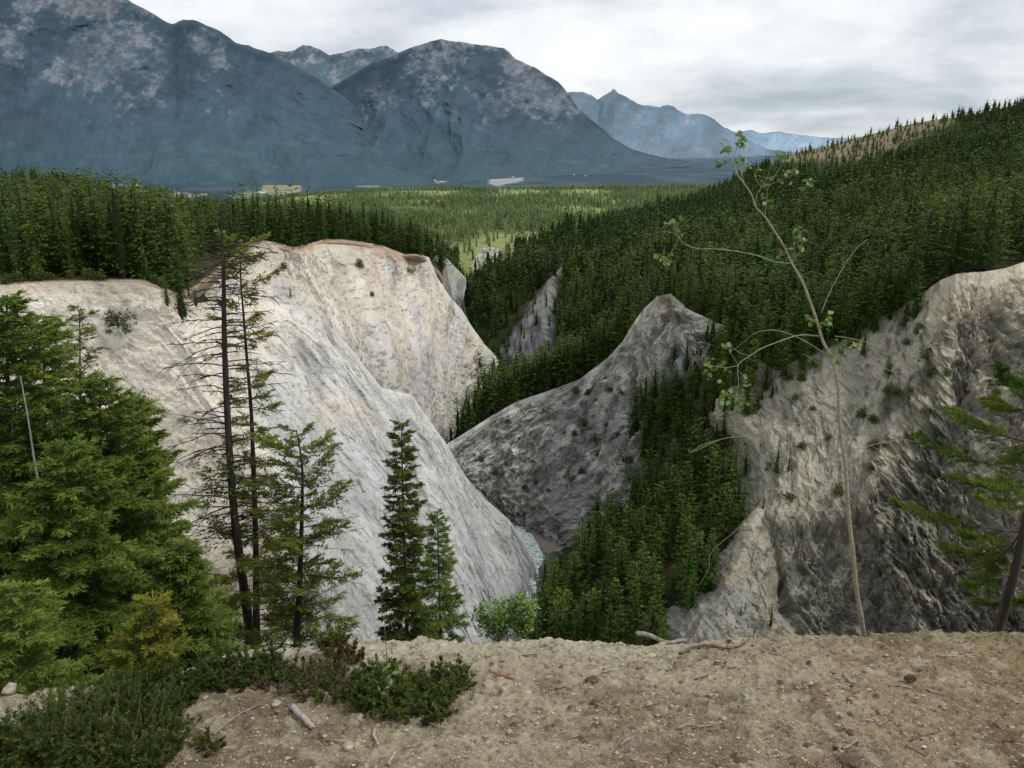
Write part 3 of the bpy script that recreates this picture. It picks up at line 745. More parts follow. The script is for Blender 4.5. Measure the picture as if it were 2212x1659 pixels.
patch('valley_floor', rowsv, 700, 420, None, va_col, 'valley', world=True, lbl='hazy blue valley floor with fields and gravel pits')

# ---- mountains
def mountain(name, sky, base, Ytop, Ybase, nu, nv, amp, colf, lbl, seed, jag=0.0):
    xs = np.linspace(sky[0][0], sky[-1][0], 150)
    top_y = np.interp(xs, [s[0] for s in sky], [s[1] for s in sky]); base_y = np.interp(xs, [b[0] for b in base], [b[1] for b in base])
    rows = []
    for t in (-.12, 0, .1, .25, .45, .7, 1.0, 1.06):
        tt = max(0, t)
        r = []
        for x, ty, by in zip(xs, top_y, base_y):
            y = ty + (by - ty) * t if t >= 0 else ty + 14
            rb = ray(x, by); yb = min(60000., 268. / max(1e-4, -rb[2] / rb[1])); yt = yb * Ytop / Ybase
            r.append((x, y, (yt * (1 - tt) + yb * tt) * (1.12 if t < 0 else 1)))
        rows.append(r)
    def disp(u, v, P, ix, iy):
        k = sstep(.22, .50, v) * sstep(1.0, .7, v)
        w = .5 * fbm(u * 5, v * 4, seed=seed + 1, o=4)
        d = k * (ridged(u * 10 + w + v * 2.5, v * 4.0 - u * 2, o=5, seed=seed) - .55) * amp * .48
        d += sstep(.2, .42, v) * fbm(u * 40, v * 24, o=4, seed=seed + 2, g=.5) * amp * .05
        if jag: d += 0
        return d
    p = patch(name, rows, nu, nv, disp, colf, 'mount', lbl=lbl, radial=True)
    return p
def jagged(pts, amp, seed, n=260):
    xs = np.linspace(pts[0][0], pts[-1][0], n)
    ys = np.interp(xs, [a for a, _ in pts], [b for _, b in pts])
    ys = ys + amp * fbm(xs * .045, 0, o=5, seed=seed, g=.6)
    return list(zip(xs, ys))

FOR_HAZE = (.048, .082, .114); ROCK_HAZE = (.145, .166, .188)  # forest and rock albedo with the blue of distance haze mixed in
def mcol(seed, line, forest, rock, amt=1.0, far=None, extra=None):  # forest, rock: colours already carrying haze, paler and bluer for farther ranges
    def f(p):
        u, v, ix, iy = p.u, p.v, p.ix, p.iy
        a = (ix + .75 * iy) / 100.; b = (ix * .6 - iy * .8) / 100.
        n = fbm(ix / 95., iy / 80., o=6, seed=seed, g=.56); s = fbm(a * 3.2, b * 1.1, o=5, seed=seed + 3, g=.6); s2 = fbm(b * 3.4, a * 1.2, o=5, seed=seed + 4, g=.6)
        fine = fbm(ix / 3.2, iy / 2.6, o=3, seed=seed + 9, g=.7)
        hgt = (iy - line(ix)) / 100.          # above the tree line: negative
        brk = fbm(ix / 15., iy / 12., o=4, seed=seed + 12, g=.65); gl = ridged(a * 2.4, b * .8, o=4, seed=seed + 14)
        rk = sstep(.10, .34, n * .80 + s * .22 + s2 * .22 + brk * .42 - hgt * .34 - .02)
        for pg, k_ in (extra or []):
            rk = np.maximum(rk, k_ * sstep(-22, 18, polydist(ix, iy, pg) + 30 * s + 30 * s2 + 34 * n + 46 * brk) * (.55 + .45 * sstep(-.3, .3, s2 + brk)))
        c = cc(shade_c(forest, .86), shade_c(forest, 1.22), sstep(-.45, .5, n * .6 + s2 * .4))
        rc = cc(shade_c(rock, .70), shade_c(rock, 1.22), sstep(-.4, .4, fbm(ix / 9., iy / 7., o=4, seed=seed + 6, g=.65) + .3 * s2))
        c = c * (1 - (rk * amt)[..., None]) + rc * (rk * amt)[..., None]
        c = c * (1 + .12 * s + .18 * fine + .22 * (gl - .6) + .14 * brk)[..., None]
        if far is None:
            haze = sstep(180, 410, iy); c = lerp3(c, (.050, .098, .118), haze * .45)  # bluish haze painted over the lower slopes
            c = lerp3(c, (.075, .135, .12), sstep(.28, .55, fbm(ix / 45., iy / 12., o=4, seed=seed + 8)) * haze * .6)
        return c
    return f
SPOT = [([(972, 279), (990, 280), (1020, 283), (1053, 283), (1053, 288), (1010, 286)], 1)]
M4 = jagged([(1150, 205), (1226, 199), (1266, 200), (1291, 214), (1310, 206), (1321, 197), (1327, 190), (1336, 201), (1360, 214), (1386, 226), (1400, 226), (1426, 231), (1440, 228), (1456, 232), (1470, 240),
             (1486, 246), (1500, 244), (1516, 245), (1546, 261), (1566, 276), (1600, 296), (1660, 322), (1760, 335)], 5, 3)
M5 = jagged([(1480, 300), (1560, 282), (1590, 284), (1626, 281), (1640, 287), (1656, 287), (1686, 285), (1706, 290), (1760, 296), (1850, 300)], 3, 5)
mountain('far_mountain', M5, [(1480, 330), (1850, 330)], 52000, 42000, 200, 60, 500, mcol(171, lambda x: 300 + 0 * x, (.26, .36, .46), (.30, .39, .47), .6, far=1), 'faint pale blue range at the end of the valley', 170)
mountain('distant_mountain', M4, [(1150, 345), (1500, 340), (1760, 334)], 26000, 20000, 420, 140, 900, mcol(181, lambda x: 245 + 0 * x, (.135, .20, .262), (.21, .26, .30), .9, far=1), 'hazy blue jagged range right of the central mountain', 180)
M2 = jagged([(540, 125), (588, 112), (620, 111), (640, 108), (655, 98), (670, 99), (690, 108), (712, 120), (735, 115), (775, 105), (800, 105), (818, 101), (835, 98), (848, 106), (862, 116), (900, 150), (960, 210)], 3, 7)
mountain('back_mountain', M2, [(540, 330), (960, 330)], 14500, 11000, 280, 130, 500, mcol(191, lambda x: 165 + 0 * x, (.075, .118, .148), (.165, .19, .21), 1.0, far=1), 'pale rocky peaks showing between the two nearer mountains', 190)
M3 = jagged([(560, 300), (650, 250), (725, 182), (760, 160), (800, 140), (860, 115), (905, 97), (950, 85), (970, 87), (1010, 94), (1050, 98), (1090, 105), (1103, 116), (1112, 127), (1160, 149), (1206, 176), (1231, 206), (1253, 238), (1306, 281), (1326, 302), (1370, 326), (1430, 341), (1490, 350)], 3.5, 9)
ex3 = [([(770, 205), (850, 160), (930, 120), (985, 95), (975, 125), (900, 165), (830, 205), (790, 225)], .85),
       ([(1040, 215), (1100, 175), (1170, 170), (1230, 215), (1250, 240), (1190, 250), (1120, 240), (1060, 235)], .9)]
mountain('central_mountain', M3, [(560, 392), (1000, 390), (1300, 374), (1490, 358)], 11000, 8200, 620, 240, 480, mcol(201, lambda x: 150 + 0 * x, FOR_HAZE, ROCK_HAZE, .95, extra=ex3), 'blue-green mountain with a flat rocky top in the middle', 200)
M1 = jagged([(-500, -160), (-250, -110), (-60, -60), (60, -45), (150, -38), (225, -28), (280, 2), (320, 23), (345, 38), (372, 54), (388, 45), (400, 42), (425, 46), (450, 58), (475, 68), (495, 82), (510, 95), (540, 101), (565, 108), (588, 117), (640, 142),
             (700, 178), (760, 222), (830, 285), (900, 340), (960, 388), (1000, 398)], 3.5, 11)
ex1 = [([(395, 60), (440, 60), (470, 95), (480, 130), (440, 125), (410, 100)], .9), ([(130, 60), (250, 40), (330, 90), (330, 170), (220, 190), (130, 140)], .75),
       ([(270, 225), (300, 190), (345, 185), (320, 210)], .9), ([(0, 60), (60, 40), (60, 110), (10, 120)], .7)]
mountain('near_mountain', M1, [(-500, 398), (0, 398), (500, 399), (1000, 402)], 9000, 6300, 760, 340, 420, mcol(211, lambda x: 105 + 0 * x, FOR_HAZE, ROCK_HAZE, .9, extra=ex1), 'large blue-green mountain with grey rock bands at upper left', 210)
# ------------------------------------------------------------------ foreground ledge
EDGE = [(-700, 1560), (-300, 1530), (0, 1494), (90, 1484), (175, 1478), (260, 1463), (380, 1437), (450, 1417), (500, 1398), (560, 1394), (675, 1388), (760, 1376), (810, 1371), (900, 1373), (1010, 1379), (1106, 1373), (1180, 1369),
        (1280, 1376), (1400, 1381), (1500, 1378), (1650, 1366), (1740, 1364), (1860, 1365), (2000, 1362), (2212, 1358), (2500, 1355), (2900, 1352)]
def plane_z(Y): return -(1.65 + .15 * Y)
def on_plane(x, y):
    r = ray(x, y); k = -r[..., 2] / r[..., 1]            # slope of the sight line
    Y = 1.65 / (k - .15)
    return r * (Y / r[..., 1])[..., None]
ex = np.linspace(-700, 2900, 400); ey = np.interp(ex, [e[0] for e in EDGE], [e[1] for e in EDGE])
ey = ey + 2.5 * fbm(ex * .02, 0, o=4, seed=300)
EP = on_plane(ex, ey)
def edge_Y(X): return np.interp(X, EP[:, 0], EP[:, 1])
def ground_h(X, Y):
    """height of the ledge"""
    X = np.asarray(X, float); Y = np.asarray(Y, float)
    z = plane_z(Y)
    e = edge_Y(X) - Y
    z = z + .020 * fbm(X * 2.2, Y * 2.2, o=4, seed=301) * sstep(.0, .5, e)
    z = z + .010 * fbm(X * 11, Y * 11, o=4, seed=302) - .010 * np.abs(fbm(X * 34, Y * 34, o=3, seed=303))
    cl = sstep(.25, .55, fbm(X * 22, Y * 22, o=2, seed=304)); z = z + .010 * cl + .012 * np.clip(fbm(X * 9, Y * 9, o=4, seed=313), 0, 1) + .010 * facet(X * 45, Y * 45, seed=314)
    z = z - .03 * sstep(.10, 0, e) ** 2
    return z
nx, ny = 860, 430
Xs = np.linspace(-3.6, 3.6, nx)
Ye = edge_Y(Xs)
T = np.linspace(0, 1, ny) ** .8
Y2 = .35 + (Ye[None] - .35) * T[:, None]; X2 = np.broadcast_to(Xs, Y2.shape)
Z2 = ground_h(X2, Y2)
# rolled-off lip and the first metre of the drop
lipY = []; lipZ = []
for k, (dy, dz) in enumerate([(.03, -.012), (.07, -.05), (.10, -.14), (.13, -.35), (.2, -.8), (.5, -1.5)]):
    lipY.append(Ye + dy + .03 * fbm(Xs * 6, k * .7, o=3, seed=305)); lipZ.append(Z2[-1] + dz + .01 * fbm(Xs * 14, k * 1.3, o=3, seed=306))
GP = np.stack([np.broadcast_to(Xs, (ny + 6, nx)), np.concatenate([Y2, lipY]), np.concatenate([Z2, lipZ])], -1)
i, j = np.meshgrid(np.arange(ny + 5), np.arange(nx - 1), indexing='ij')
q = np.stack([i * nx + j, i * nx + j + 1, (i + 1) * nx + j + 1, (i + 1) * nx + j], -1).reshape(-1, 4)
gx, gy = GP[..., 0], GP[..., 1]
n = fbm(gx * 1.6, gy * 1.6, o=4, seed=307); n2 = fbm(gx * 9, gy * 9, o=5, seed=308)
gix, giy, _ = proj(GP)
gc = cc((.27, .215, .145), (.40, .345, .255), sstep(-.35, .35, n + .5 * n2))
e = np.concatenate([np.broadcast_to(Ye, (ny, nx)) - Y2, np.zeros((6, nx))])
gc = lerp3(gc, (.52, .47, .38), sstep(.40, .03, e + .22 * n + .1 * n2) * sstep(1900, 1250, gix) * .85)
gc = lerp3(gc, (.30, .21, .12), sstep(1500, 2200, gix + 300 * n) * .55)
gc = lerp3(gc, (.15, .115, .075), sstep(.22, .5, fbm(gx * 7, gy * 7, o=5, seed=309)) * .55)
gc = lerp3(gc, (.16, .12, .08), sstep(.34, .5, fbm(gx * 40, gy * 40, o=3, seed=310)) * .6)
gc = lerp3(gc, (.14, .11, .07), sstep(900, 500, gix) * sstep(1420, 1520, giy) * .35)
gc = gc * (1 + .20 * facet(gx * 45, gy * 45, seed=314) + .15 * facet(gx * 17, gy * 17, seed=316))[..., None]
gc = lerp3(gc, (.47, .41, .31), sstep(.15, .4, fbm(gx * 14 + 9, gy * 14, o=5, seed=315)) * .6)
gc = gc * np.array([1.28, 1.30, 1.22])
tag(link('ground', new_mesh('ground', GP.reshape(-1, 3), q, col=gc.reshape(-1, 3), uv=GP[..., :2].reshape(-1, 2), mats=[M['ground']])), kind='structure', label='dry crumbly dirt ledge in the foreground')
# slope below the ledge
SX = np.linspace(-1, 1, 200); SY = np.geomspace(.32, 112, 160)
def slope_h(X, Y):
    Xc = np.clip(X, -3.6, 3.6); d = np.maximum(Y - edge_Y(Xc), 0)
    z = plane_z(edge_Y(Xc)) - .25 - np.minimum(d, 26) * .84 - np.maximum(d - 26, 0) * .95
    return z + np.minimum(d, 6) * .05 * fbm(X * .5, Y * .5, o=4, seed=311)
sv, su = np.meshgrid(SY, SX, indexing='ij')
SXX = su * (3.4 + sv * 1.05); SYY = edge_Y(np.clip(SXX, -3.6, 3.6)) + sv
SZ = slope_h(SXX, SYY)
SP_ = np.stack([SXX, SYY, SZ], -1)
i, j = np.meshgrid(np.arange(159), np.arange(199), indexing='ij')
q = np.stack([i * 200 + j, i * 200 + j + 1, (i + 1) * 200 + j + 1, (i + 1) * 200 + j], -1).reshape(-1, 4)
sc_ = cc((.22, .18, .13), (.40, .36, .29), sstep(-.3, .4, fbm(SXX * .4, SYY * .4, o=4, seed=312)))
tag(link('near_slope', new_mesh('near_slope', SP_.reshape(-1, 3), q, col=sc_.reshape(-1, 3), uv=np.stack([su, sv], -1).reshape(-1, 2), mats=[M['rock']])), kind='structure', label='steep dirt slope dropping below the ledge')

def gpt(x, y, lift=0.0):
    """point of the ledge seen at (x, y)"""
    p = on_plane(np.float64(x), np.float64(y))
    for _ in range(1):
        z = float(ground_h(p[0], p[1])); r = ray(np.float64(x), np.float64(y))
        p = r * (z / r[2])
    return np.array([p[0], p[1], float(ground_h(p[0], p[1])) + lift])

# ------------------------------------------------------------------ camera, sky, sun
cam = bpy.data.cameras.new('camera'); co = bpy.data.objects.new('camera', cam); C.objects.link(co)
cam.sensor_fit = 'HORIZONTAL'; cam.sensor_width = 36.0; cam.lens = 36.0 * F / 2212.0
cam.clip_start = .05; cam.clip_end = 120000
co.rotation_euler = (math.pi / 2 - PITCH, 0, 0)
bpy.context.scene.camera = co

SUN_AZ, SUN_EL = math.radians(108), math.radians(52)       # azimuth clockwise from straight ahead
w = bpy.data.worlds.new('World'); bpy.context.scene.world = w; w.use_nodes = True
nt = w.node_tree; nt.nodes.clear(); lk = nt.links
out = N(nt, 'ShaderNodeOutputWorld'); bg = N(nt, 'ShaderNodeBackground', i_Strength=.1); lk.new(bg.outputs[0], out.inputs[0])
sky = N(nt, 'ShaderNodeTexSky'); sky.sky_type = 'NISHITA'; sky.sun_disc = False; sky.sun_elevation = SUN_EL; sky.sun_rotation = SUN_AZ
tc = N(nt, 'ShaderNodeTexCoord'); sx = N(nt, 'ShaderNodeSeparateXYZ'); lk.new(tc.outputs['Generated'], sx.inputs[0])
zc = math_(nt, 'ADD', math_(nt, 'MAXIMUM', sx.outputs[2], 0.0), .24)
cx_ = N(nt, 'ShaderNodeCombineXYZ')
lk.new(math_(nt, 'DIVIDE', sx.outputs[0], zc), cx_.inputs[0]); lk.new(math_(nt, 'DIVIDE', sx.outputs[1], zc), cx_.inputs[1])
mp = N(nt, 'ShaderNodeMapping'); mp.inputs['Location'].default_value = (1.15, .35, 0); lk.new(cx_.outputs[0], mp.inputs[0])
na = N(nt, 'ShaderNodeTexNoise', i_Scale=1.0, i_Detail=7.0, i_Roughness=.52, i_Distortion=.5); lk.new(mp.outputs[0], na.inputs['Vector'])
nb_ = N(nt, 'ShaderNodeTexNoise', i_Scale=3.0, i_Detail=6.0, i_Roughness=.55, i_Distortion=.3); lk.new(mp.outputs[0], nb_.inputs['Vector'])
f = math_(nt, 'ADD', math_(nt, 'MULTIPLY', na.outputs[0], .68), math_(nt, 'MULTIPLY', nb_.outputs[0], .32))
r = ramp(nt, f, [(.32, (4.6, 5.4, 6.0)), (.42, (6.6, 7.1, 7.7)), (.50, (8.6, 8.9, 9.2)), (.58, (10.2, 10.4, 10.6)), (.68, (11.4, 11.4, 11.4))])
mx = N(nt, 'ShaderNodeMix', data_type='RGBA'); mx.inputs[0].default_value = .90
lk.new(sky.outputs[0], mx.inputs[6]); lk.new(r.outputs[0], mx.inputs[7]); lk.new(mx.outputs[2], bg.inputs[0])
sun = bpy.data.lights.new('sun', 'SUN'); sun.energy = 2.0; sun.angle = math.radians(10); sun.color = (1, .955, .88)
so = bpy.data.objects.new('sun', sun); C.objects.link(so)
sd_ = Vector((math.sin(SUN_AZ) * math.cos(SUN_EL), math.cos(SUN_AZ) * math.cos(SUN_EL), math.sin(SUN_EL)))
so.rotation_euler = sd_.to_track_quat('Z', 'Y').to_euler()
so.location = (40, -40, 80)
vs = bpy.context.scene.view_settings; vs.view_transform = 'Standard'; vs.look = 'None'; vs.exposure = 0; vs.gamma = 1
# ------------------------------------------------------------------ conifers
def conifer(seed, H, R, base=.08, nb=70, prof=.8, up=.45, dn=-.3, twig=.35, sp=.14, K=2, rl=.1, rw=.035, inner=.12, sag=.25, tip=.15, gap=0.0,
            trunk_r=None, limb_n=3, core=0.0, jitL=.45, bare_top=0.0, axis=None, lowbare=None, flat=.18, s0=.32, dens=None, limb_m=1, needle=True, both=True, prim=None, tuft=1):
    """returns (trunk Geo, crown Geo). axis: optional list of points the stem follows."""
    rg = np.random.default_rng(seed)
    tr, cr = Geo(), Geo()
    tr_r = trunk_r or H * .011
    if axis is None:
        axis = np.array([[0, 0, 0], [.004 * H * rg.normal(), .004 * H * rg.normal(), H * .35], [.006 * H * rg.normal(), .006 * H * rg.normal(), H * .7], [0, 0, H]])
    axis = np.asarray(axis, float)
    ax = catmull(axis, 24)
    al = np.concatenate([[0], np.cumsum(np.linalg.norm(np.diff(ax, axis=0), axis=1))]); al /= al[-1]
    tt = np.linspace(0, 1, 24)
    tr.tube(ax, tr_r * (1 - .93 * al) + .002, 7 if limb_n else 5, .5, 0)
    def onaxis(t): return np.array([np.interp(t, al, ax[:, k]) for k in range(3)])
    for i in range(nb):
        t = (i + rg.random()) / nb
        if rg.random() < gap: continue
        hrel = base + (1 - base) * t
        o = onaxis(hrel)
        Lm = R * max(1 - t, 0) ** prof * min(1, .62 + 2.2 * t)
        if dens is not None: Lm *= dens(t, rg)
        L = Lm * (1 - jitL * rg.random()) + .012 * H
        phi = i * 2.39996 + rg.normal() * .35
        if prim is not None: phi = prim(t, phi, rg)
        el = dn + (up - dn) * t + rg.normal() * .09
        s = np.linspace(0, 1, 6)
        bd = np.array([math.cos(phi), math.sin(phi), 0]); pp = np.array([-math.sin(phi), math.cos(phi), 0])
        z = L * (math.sin(el) * s - sag * (1 - .6 * t) * s ** 2 + tip * s ** 3)
        pts = o + bd[None] * (L * math.cos(el) * s)[:, None] + pp[None] * (L * .06 * rg.normal() * s ** 2)[:, None]
        pts[:, 2] += z
        if limb_n: cr.tube(pts, np.linspace(max(.004, tr_r * .16 * (.4 + .6 * (1 - t))), .0025, 6), limb_n, .4, limb_m, cap=False)
        if not needle: continue
        nt_ = max(2, int(L * (1 - inner) / sp))
        ss = np.clip(inner + (1 - inner) * (np.arange(nt_) + rg.random(nt_)) / nt_, 0, 1)
        ss = np.concatenate([ss, ss]) if both else ss
        side = np.concatenate([np.ones(nt_), -np.ones(nt_)]) if both else rg.choice([-1, 1], nt_)
        ss = np.append(ss, .97); side = np.append(side, .01)
        tb = np.stack([np.interp(ss, s, pts[:, k]) for k in range(3)], 1)
        dl = pts[-1] - pts[-2]; dl /= np.linalg.norm(dl) + 1e-9
        ang = (1.15 - .55 * ss) + rg.normal(0, .2, len(ss)); ang[-1] = .05
        td = bd[None] * np.cos(ang)[:, None] + pp[None] * (np.sin(ang) * side)[:, None]
        td[:, 2] += dl[2] * .6 - flat + rg.normal(0, .22, len(ss))
        td /= np.linalg.norm(td, axis=1)[:, None]
        tl = twig * (L / max(R, 1e-6)) ** .45 * (1.05 - .72 * ss) * rg.uniform(.6, 1.25, len(ss)); tl[-1] = twig * .35
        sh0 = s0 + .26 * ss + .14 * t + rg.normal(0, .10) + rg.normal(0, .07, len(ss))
        for k in range(K):
            f = (k + .15 * rg.random(len(ss))) / K
            b0 = tb + td * (tl * f)[:, None]
            for sg in ((1, -1) * tuft if K > 1 else (0,)):
                d = td + (np.cross(td, [0, 0, 1.0]) * (sg * .62) if sg else 0) + rg.normal(0, .22 if tuft == 1 else .34, td.shape)
                d /= np.linalg.norm(d, axis=1)[:, None]
                ln = (np.full(len(ss), rl) if K > 1 else tl) * rg.uniform(.75, 1.25, len(ss))
                wv_ = np.cross(d, np.array([0, 0, 1.0]) + rg.normal(0, .55, td.shape)); wv_ /= np.linalg.norm(wv_, axis=1)[:, None] + 1e-9
                cr.rhombs(b0, d * ln[:, None], wv_ * (rw * rg.uniform(.7, 1.3, len(ss)))[:, None], np.clip(sh0 + .10 * f, 0, 1), 0)
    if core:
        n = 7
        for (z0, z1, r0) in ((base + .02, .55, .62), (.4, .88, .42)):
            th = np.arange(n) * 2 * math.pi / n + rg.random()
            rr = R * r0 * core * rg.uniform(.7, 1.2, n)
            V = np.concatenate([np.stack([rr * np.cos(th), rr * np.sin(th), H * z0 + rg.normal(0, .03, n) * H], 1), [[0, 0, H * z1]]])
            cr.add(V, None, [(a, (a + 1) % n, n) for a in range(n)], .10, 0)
    return tr, cr

# ---- prototypes, all 10 m tall
PROTO = {}
def protos():
    kinds = {
        'A': [dict(R=2.6, nb=96, prof=.72, up=.5, dn=-.2, twig=.85, sp=.27, K=1, rw=.085, core=.45, limb_n=0, base=.08),
              dict(R=2.2, nb=92, prof=.68, up=.35, dn=-.35, twig=.8, sp=.26, K=1, rw=.085, core=.45, limb_n=0, base=.05),
              dict(R=3.0, nb=90, prof=.60, up=.6, dn=-.05, twig=.95, sp=.28, K=1, rw=.09, core=.4, limb_n=0, base=.10, jitL=.65),
              dict(R=1.8, nb=96, prof=.75, up=.3, dn=-.4, twig=.7, sp=.24, K=1, rw=.08, core=.5, limb_n=0, base=.04),
              dict(R=2.4, nb=80, prof=.50, up=.55, dn=-.2, twig=.9, sp=.28, K=1, rw=.09, core=.4, limb_n=0, base=.14, gap=.12, jitL=.65)],
        'B': [dict(R=2.6, nb=38, prof=.66, up=.45, dn=-.3, twig=1.1, sp=.62, K=1, rw=.19, core=.6, limb_n=0, base=.05),
              dict(R=2.2, nb=38, prof=.60, up=.4, dn=-.35, twig=1.0, sp=.60, K=1, rw=.18, core=.6, limb_n=0, base=.04),
              dict(R=3.0, nb=36, prof=.50, up=.55, dn=-.1, twig=1.15, sp=.65, K=1, rw=.21, core=.55, limb_n=0, base=.08, jitL=.65),
              dict(R=1.8, nb=38, prof=.70, up=.3, dn=-.4, twig=.9, sp=.58, K=1, rw=.16, core=.65, limb_n=0, base=.03)],
        'C': [dict(R=2.8, nb=15, prof=.55, up=.4, dn=-.3, twig=1.5, sp=1.3, K=1, rw=.40, core=.85, limb_n=0, base=.04, both=False),
              dict(R=2.3, nb=15, prof=.52, up=.4, dn=-.3, twig=1.3, sp=1.2, K=1, rw=.36, core=.85, limb_n=0, base=.04, both=False),
              dict(R=3.2, nb=15, prof=.42, up=.5, dn=-.1, twig=1.6, sp=1.4, K=1, rw=.44, core=.8, limb_n=0, base=.04, both=False)]}
    for k, lst in kinds.items():
        PROTO[k] = []
        for i, kw in enumerate(lst):
            tr, cr = conifer(500 + i * 7 + ord(k), 10.0, trunk_r=.13, s0=.22, **kw)
            PROTO[k].append((tr, cr))
protos()
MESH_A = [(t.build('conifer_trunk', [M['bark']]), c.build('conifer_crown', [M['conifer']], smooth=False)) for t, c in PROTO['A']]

# ---- where the trees stand
def scatter(pname, dens, seed, inc=None, exc=(), dmin=2.0, vr=(0, 1), filt=None, frame=(-60, 2290, -200, 1500), dfun=None):
    p = PATCH[pname]; rg = np.random.default_rng(seed); P = p.P
    a = P[1:, :-1] - P[:-1, :-1]; b = P[:-1, 1:] - P[:-1, :-1]
    n = np.cross(a, b); area = np.abs(n[..., 2])                     # plan area
    iy, ix = p.iy[:-1, :-1], p.ix[:-1, :-1]
    ok = (ix > frame[0]) & (ix < frame[1]) & (iy > frame[2]) & (iy < frame[3]) & (p.v[:-1, :-1] >= vr[0]) & (p.v[:-1, :-1] <= vr[1])
    if inc is not None: ok &= inpoly(ix, iy, inc)
    for e in exc: ok &= ~inpoly(ix, iy, e)
    wgt = area * ok
    if dfun is not None: wgt = wgt * dfun(p)[:-1, :-1]
    tot = wgt.sum(); k = int(tot * dens * 1.6)
    if k < 1: return np.zeros((0, 3))
    c = np.cumsum(wgt.ravel()) / tot
    idx = np.minimum(np.searchsorted(c, rg.random(k)), c.size - 1)
    r, q = np.unravel_index(idx, wgt.shape); fu, fv = rg.random(k)[:, None], rg.random(k)[:, None]
    X = P[r, q] * (1 - fu) * (1 - fv) + P[r + 1, q] * fv * (1 - fu) + P[r, q + 1] * fu * (1 - fv) + P[r + 1, q + 1] * fu * fv
    grid = {}; out = []
    lim = int(tot * dens)
    for x in X:
        g = (int(x[0] // dmin), int(x[1] // dmin)); bad = False
        for dx in (-1, 0, 1):
            for dy in (-1, 0, 1):
                for o in grid.get((g[0] + dx, g[1] + dy), ()):
                    if (o[0] - x[0]) ** 2 + (o[1] - x[1]) ** 2 < dmin * dmin: bad = True; break
        if bad: continue
        grid.setdefault(g, []).append(x); out.append(x)
        if len(out) >= lim: break
    return np.array(out)

TREES = []      # (pos, H, group, tone)
rgt = np.random.default_rng(77)
def add(P, h0, h1, grp, tone=0.0):
    if len(P) == 0: return
    hk = 1 + .35 * fbm(P[:, 0] * .035, P[:, 1] * .035, o=2, seed=401); tn = .22 * fbm(P[:, 0] * .02, P[:, 1] * .02, o=3, seed=400)
    for x, k, t in zip(P, hk, tn):
        TREES.append((np.asarray(x, float), float(k * rgt.uniform(h0, h1) * (1 if rgt.random() > .2 else rgt.uniform(.45, .8))), grp, tone + float(rgt.normal(0, .12) + t)))
# left plateau
add(scatter('left_plateau', .040, 1, dmin=3.2, vr=(.56, .785), exc=[[(405, 560), (470, 560), (500, 640), (400, 660)]]), 14, 20, 'plateau', .12)
add(scatter('left_plateau', .028, 2, dmin=3.6, vr=(.04, .57)), 9, 15, 'plateau', .10)
# wood in the gully below the right cliff
add(scatter('gully_floor', .075, 3, dmin=2.5, inc=[(1190, 1300), (1240, 1215), (1300, 1150), (1350, 1060), (1380, 980), (1480, 985), (1600, 1010), (1612, 1130), (1600, 1190), (1540, 1275), (1485, 1340), (1420, 1480), (1120, 1480), (1160, 1340)]), 9, 15, 'gully', .06)
# stand clinging between spur and cliff
add(scatter('rock_spur', .11, 4, dmin=2.0, inc=BAND), 10, 15, 'band', -.08)
# slope behind the spur and the hillside
CLIFF2X = [(1222, 566), (1195, 590), (1150, 650), (1115, 690), (1092, 722), (1070, 758), (1088, 818), (1130, 828), (1196, 792), (1204, 712), (1204, 645), (1232, 580)]
CL = [CLIFF2X, CLIFF3, CLEARX]
hd = lambda lo, hi: (lambda p: ((p.P[..., 1] >= lo) & (p.P[..., 1] < hi)).astype(float))
HF = (960, 2290, -200, 1000)
add(scatter('hillside', .040, 5, dmin=3.0, vr=(0, .97), exc=CL, frame=HF, dfun=hd(0, 300)), 11, 18, 'hillside', .06)
add(scatter('hillside', .036, 6, dmin=3.2, vr=(0, .90), exc=CL, frame=HF, dfun=hd(300, 450)), 11, 19, 'hillside', .04)
add(scatter('hillside', .027, 7, dmin=3.6, vr=(0, .90), exc=CL, frame=HF, dfun=hd(450, 650)), 9, 15, 'hillside', .02)
add(scatter('hillside', .017, 13, dmin=4.2, vr=(0, .90), exc=CL, frame=HF, dfun=hd(650, 2000)), 8, 13, 'hillside', .04)
add(scatter('hillside', .010, 15, inc=CLIFF2X, dmin=4, frame=HF), 4, 9, 'hillside', .0)
add(scatter('hillside', .011, 12, dmin=3.5, inc=CLEARX, frame=(960, 2290, -200, 1000)), 4, 10, 'hillside', .42)
for x_, y_, Y_, h_ in [(1455, 640, 219, 8), (1470, 650, 217, 10), (1484, 664, 214, 11), (1500, 674, 211, 9), (1518, 682, 209, 11), (1538, 692, 206, 10), (1555, 700, 203, 11), (1575, 710, 200, 11), (1600, 728, 195, 11), (1490, 660, 218, 12), (1530, 682, 212, 12), (1565, 702, 206, 12), (1590, 718, 200, 12), (1546, 712, 202, 8), (1512, 690, 207, 7)]:
    TREES.append((at(x_, y_, Y_), h_, 'hillside', -.05))
TOPW = [(1550, 800), (1640, 755), (1760, 735), (1900, 680), (1990, 645), (2010, 660), (1950, 720), (1860, 770), (1740, 820), (1650, 880), (1590, 930), (1540, 940)]
add(scatter('right_cliff', .15, 14, dmin=2.0, inc=TOPW), 4.5, 12, 'clifftop', .08)
for x_, y_, Y_, h_ in [(1615, 772, 180, 8), (1640, 776, 177, 10), (1662, 780, 175, 9), (1685, 782, 174, 11), (1706, 780, 173, 8), (1728, 774, 171.5, 10), (1750, 766, 170.5, 9), (1772, 758, 169.5, 8), (1672, 800, 171, 6), (1720, 795, 170, 6), (1630, 800, 174, 7)]:
    TREES.append((at(x_, y_, Y_ - 1.0), h_, 'clifftop', .05))
